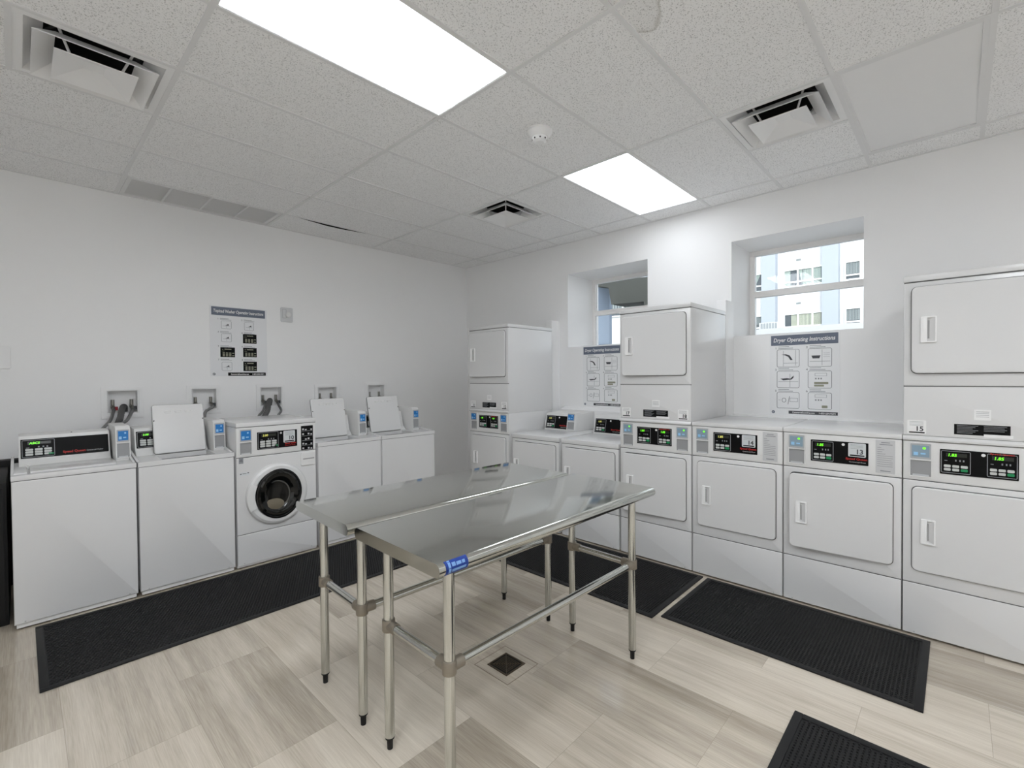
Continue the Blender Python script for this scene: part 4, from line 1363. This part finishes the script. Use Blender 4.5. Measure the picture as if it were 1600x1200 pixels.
# ------------------------------------------------------------------ mats
def floor_mat_thing(x0, x1, y0, y1, label, along='x', pitch=0.0175):
    cx, cy = (x0 + x1) / 2, (y0 + y1) / 2
    t = thing('rubber_mat', label, 'mat', (cx, cy, 0.0), 0, 'black rubber floor mats')
    a, b = (x1 - x0) / 2, (y1 - y0) / 2
    bd = 0.035
    m = MB()
    m.box(-a + 0.012, a - 0.012, -b + 0.012, b - 0.012, 0.001, 0.0045)
    m.build('base_sheet', RUBBER, t)
    e = MB()
    for q in ((-a, a, -b, -b + bd), (-a, a, b - bd, b), (-a, -a + bd, -b + bd, b - bd), (a - bd, a, -b + bd, b - bd)):
        e.box(q[0], q[1], q[2], q[3], 0.0, 0.009)
    e.build('border', RUBBER, t, bevel=0.003)
    nb = MB()
    W_, H_ = 2 * (a - bd - 0.004), 2 * (b - bd - 0.004)
    nx, ny = int(W_ / pitch), int(H_ / pitch)
    for i in range(nx):
        for j in range(ny):
            px = -W_ / 2 + (i + 0.5) * W_ / nx + (0.25 * W_ / nx if j % 2 else -0.25 * W_ / nx)
            py = -H_ / 2 + (j + 0.5) * H_ / ny
            rx, ry = (0.0062, 0.0045) if along == 'x' else (0.0045, 0.0062)
            lo = [nb.bm.verts.new((px + rx * u, py + ry * v, 0.0045)) for u, v in ((-1, -.45), (-.45, -1), (.45, -1), (1, -.45), (1, .45), (.45, 1), (-.45, 1), (-1, .45))]
            hi = [nb.bm.verts.new((px + 0.66 * rx * u, py + 0.66 * ry * v, 0.0098)) for u, v in ((-1, -.45), (-.45, -1), (.45, -1), (1, -.45), (1, .45), (.45, 1), (-.45, 1), (-1, .45))]
            nb.bm.faces.new(hi)
            for k in range(8):
                q = (k + 1) % 8
                nb.bm.faces.new([lo[k], lo[q], hi[q], hi[k]])
    nb.build('nub_field', RUBBER, t, smooth=False, fix=False)
    return t
floor_mat_thing(0.045, 2.62, 3.265, 4.150, 'long black rubber mat lying in front of the washers', 'x', 0.0195)
floor_mat_thing(2.745, 3.575, 1.398, 3.03, 'black rubber mat in front of the dryers, behind the table', 'y')
floor_mat_thing(2.800, 3.575, 0.104, 1.366, 'black rubber mat in front of the dryers marked 13 and 14', 'y')
floor_mat_thing(1.32, 2.420, -0.42, 0.531, 'black rubber mat cut off by the bottom right edge of the photo', 'x')

# ------------------------------------------------------------------ floor drain
t = thing('floor_drain', 'square bronze floor drain grate set in a cut stone tile beside the table', 'drain', (1.777, 1.747, 0.0))
MB().ring(-0.118, 0.118, -0.124, 0.124, 0.002, 0.0, 0.0012, 0.001, 1).build('tile_joint', mat('drain_joint', rgb(120, 108, 94), 0.6), t, M=Matrix.Rotation(PI / 2, 4, 'X'))
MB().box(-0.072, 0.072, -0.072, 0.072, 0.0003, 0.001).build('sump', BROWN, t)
g = MB()
Q = Matrix.Identity(4)
for q in ((-0.072, 0.072, -0.072, -0.064), (-0.072, 0.072, 0.064, 0.072), (-0.072, -0.064, -0.064, 0.064), (0.064, 0.072, -0.064, 0.064)):
    g.box(q[0], q[1], q[2], q[3], 0.0008, 0.004)
for k in range(1, 6):
    r = 0.010 * k
    for sx in (-1, 1):
        g.box(-r + 0.002, r - 0.002, sx * r - 0.0015, sx * r + 0.0015, 0.0008, 0.0035)
        g.box(sx * r - 0.0015, sx * r + 0.0015, -r + 0.002, r - 0.002, 0.0008, 0.0035)
for sx in (-1, 1):
    g.cyl((-0.064, -0.064 * sx, 0.0026), (0.064, 0.064 * sx, 0.0026), 0.0018, n=6)
g.build('grate', DRAINM, t)

# ------------------------------------------------------------------ outside
struct(MB().box(5.6, 30, -25, 30, -0.3, -0.1).build('ground', CONC))
t = thing('apartment_building', 'white apartment block with rows of windows seen through the right window', 'building', (14, 3, 0))
def bq(y0, y1, z0, z1):       # helper: local outline of a window from world y,z
    return y0 - 3, y1 - 3, z0, z1
MB().box(0, 3, -16, 12, -0.1, 13).build('wall', FACADE, t)
for (a, b) in ((3.49, 3.83), (2.11, 2.45), (5.3, 5.6), (0.2, 0.5), (6.9, 7.2)):
    MB().prism([(0.02, -0.1), (0.02, 13), (-0.22, 13), (-0.22, -0.1)], a - 3, b - 3).build('pilaster', PILAST, t)
def ext_window(y0, y1, z0, z1, n, curtain, cm, split=0.28):
    a, b = y0 - 3, y1 - 3
    f = MB()
    w = 0.035
    f.box(-0.05, 0.0, a, b, z0, z0 + w)
    f.box(-0.05, 0.0, a, b, z1 - w, z1)
    zs = z0 + split * (z1 - z0)
    f.box(-0.045, 0.0, a, b, zs - 0.018, zs + 0.018)
    for k in range(n + 1):
        y = a + (b - a) * k / n
        f.box(-0.055, 0.0, y - w / 2, y + w / 2, z0, z1)
    fo = f.build('window', EXTFR, t)
    MB().box(-0.02, 0.0, a, b, z0, z1).build('pane', EXTGL, fo)
    cb = MB()
    for (u0, u1, v0, v1, style) in curtain:
        ya, yb = b - (b - a) * u0, b - (b - a) * u1         # seen from inside, left is +y
        k = 10
        for q in range(k):
            p0, p1 = ya + (yb - ya) * q / k, ya + (yb - ya) * (q + 0.62) / k
            lo0 = lo1 = z0 + v0 * (z1 - z0)
            if style == 'l':
                lo0 += (z1 - z0) * 0.75 * (q / k)
                lo1 += (z1 - z0) * 0.75 * ((q + 0.6) / k)
            if style == 'r':
                lo0 += (z1 - z0) * 0.75 * (1 - q / k)
                lo1 += (z1 - z0) * 0.75 * (1 - (q + 0.6) / k)
            hi = z0 + v1 * (z1 - z0)
            v = [cb.bm.verts.new(c_) for c_ in ((-0.026, p0, lo0), (-0.026, p1, lo1), (-0.026, p1, hi), (-0.026, p0, hi), (-0.020, p0, lo0), (-0.020, p1, lo1), (-0.020, p1, hi), (-0.020, p0, hi))]
            for fidx in ((0, 1, 2, 3), (7, 6, 5, 4), (0, 4, 5, 1), (1, 5, 6, 2), (2, 6, 7, 3), (3, 7, 4, 0)):
                cb.face([v[i] for i in fidx])
    cb.build('curtain', cm, fo)
ext_window(2.365, 3.335, 3.83, 4.30, 3, [(0.0, 0.16, 0.05, 0.97, ''), (0.36, 0.44, 0.05, 0.97, 'r'), (0.46, 0.66, 0.05, 0.97, ''), (0.68, 1.0, 0.05, 0.97, '')], CURT)
ext_window(2.365, 3.325, 2.66, 3.15, 3, [(0.17, 0.33, 0.05, 0.97, ''), (0.35, 0.66, 0.05, 0.97, ''), (0.68, 1.0, 0.05, 0.97, '')], BLIND)
ext_window(3.715, 4.03, 3.80, 4.31, 1, [(0.0, 0.5, 0.35, 0.97, 'l'), (0.5, 1.0, 0.35, 0.97, 'r')], CURT, 0.33)
ext_window(3.715, 4.03, 2.66, 3.17, 1, [(0.0, 1.0, 0.5, 0.97, '')], GREYBL, 0.33)
ext_window(1.695, 2.00, 3.83, 4.30, 1, [(0.0, 1.0, 0.34, 0.97, '')], GREYBL, 0.27)
ext_window(1.685, 1.99, 2.70, 3.17, 1, [(0.0, 1.0, 0.34, 0.97, '')], GREYBL, 0.27)
ext_window(7.5, 8.75, 3.55, 4.06, 2, [(0.1, 0.9, 0.4, 0.9, '')], GREYBL)
for z in (4.525, 3.40):
    b = MB()
    for k in range(3):
        b.box(-0.01, 0.0, -0.05, 0.06, z + 0.018 * k - 0.02, z + 0.018 * k - 0.01)
    b.build('wall_vent', GREYBL, t)
struct(MB().box(7.4, 9.2, -2.0, 3.3, -0.1, 2.205).build('low_roof', FACADE))
t = thing('air_conditioner_unit', 'small white outdoor air conditioner unit seen in the corner of the right window', 'air conditioner', (8.0, 2.12, 2.206))
MB().box(0, 0.30, -0.13, 0.135, 0.0, 0.148).build('casing', ACW, t, bevel=0.004)
g = MB()
for k in range(6):
    y = -0.115 + 0.040 * k
    g.box(-0.006, 0.0, y, y + 0.026, 0.012, 0.136)
g.build('front_grille', mat('condenser_grille', rgb(150, 156, 158), 0.6), t)
tag(MB().box(7.0, 7.08, 4.33, 4.575, -0.1, 6.0).build('concrete_column', COLBLUE, bevel=0.01), 'blue grey outdoor column seen through the far window', 'column')
tag(MB().prismx([(4.571, 3.40), (4.571, 3.10), (4.33, 3.040), (4.071, 2.962), (4.021, 2.69), (3.45, 2.67), (3.40, -0.1), (3.2, -0.1), (3.2, 3.02), (3.69, 3.055), (3.95, 3.15), (4.1, 3.40)], 6.55, 6.98).build('stair_soffit', CONC), 'grey concrete underside of an outdoor stair above the far window view', 'stair')

# ------------------------------------------------------------------ daylight
w = bpy.data.worlds.new('sky')
w.use_nodes = True
bpy.context.scene.world = w
nt = w.node_tree
bg = nt.nodes['Background']
sky = nt.nodes.new('ShaderNodeTexSky')
sky.sky_type = 'NISHITA'
sky.sun_disc = False
sky.sun_elevation = math.radians(50)
sky.sun_rotation = math.radians(250)
sky.air_density = 1.0
hs = nt.nodes.new('ShaderNodeHueSaturation')
hs.inputs['Saturation'].default_value = 0.3
nt.links.new(sky.outputs[0], hs.inputs['Color'])
nt.links.new(hs.outputs[0], bg.inputs['Color'])
bg.inputs['Strength'].default_value = 0.45
sd = bpy.data.lights.new('sun', 'SUN')
sd.energy = 1.5
sd.angle = math.radians(1.0)
sd.color = (1.0, 0.98, 0.95)
so = bpy.data.objects.new('sun', sd)
COL.objects.link(so)
so.location = (0, 0, 12)
so.rotation_euler = Vector((0.72, 0.28, -0.64)).to_track_quat('-Z', 'Y').to_euler()

sc = bpy.context.scene
sc.view_settings.view_transform = 'Standard'
sc.view_settings.look = 'None'
sc.view_settings.gamma = 1.0
sc.view_settings.use_curve_mapping = False
sc.view_settings.exposure = 0.2
sc.cycles.max_bounces = 12
sc.cycles.diffuse_bounces = 9
sc.cycles.use_denoising = True
sc.cycles.sample_clamp_indirect = 6.0
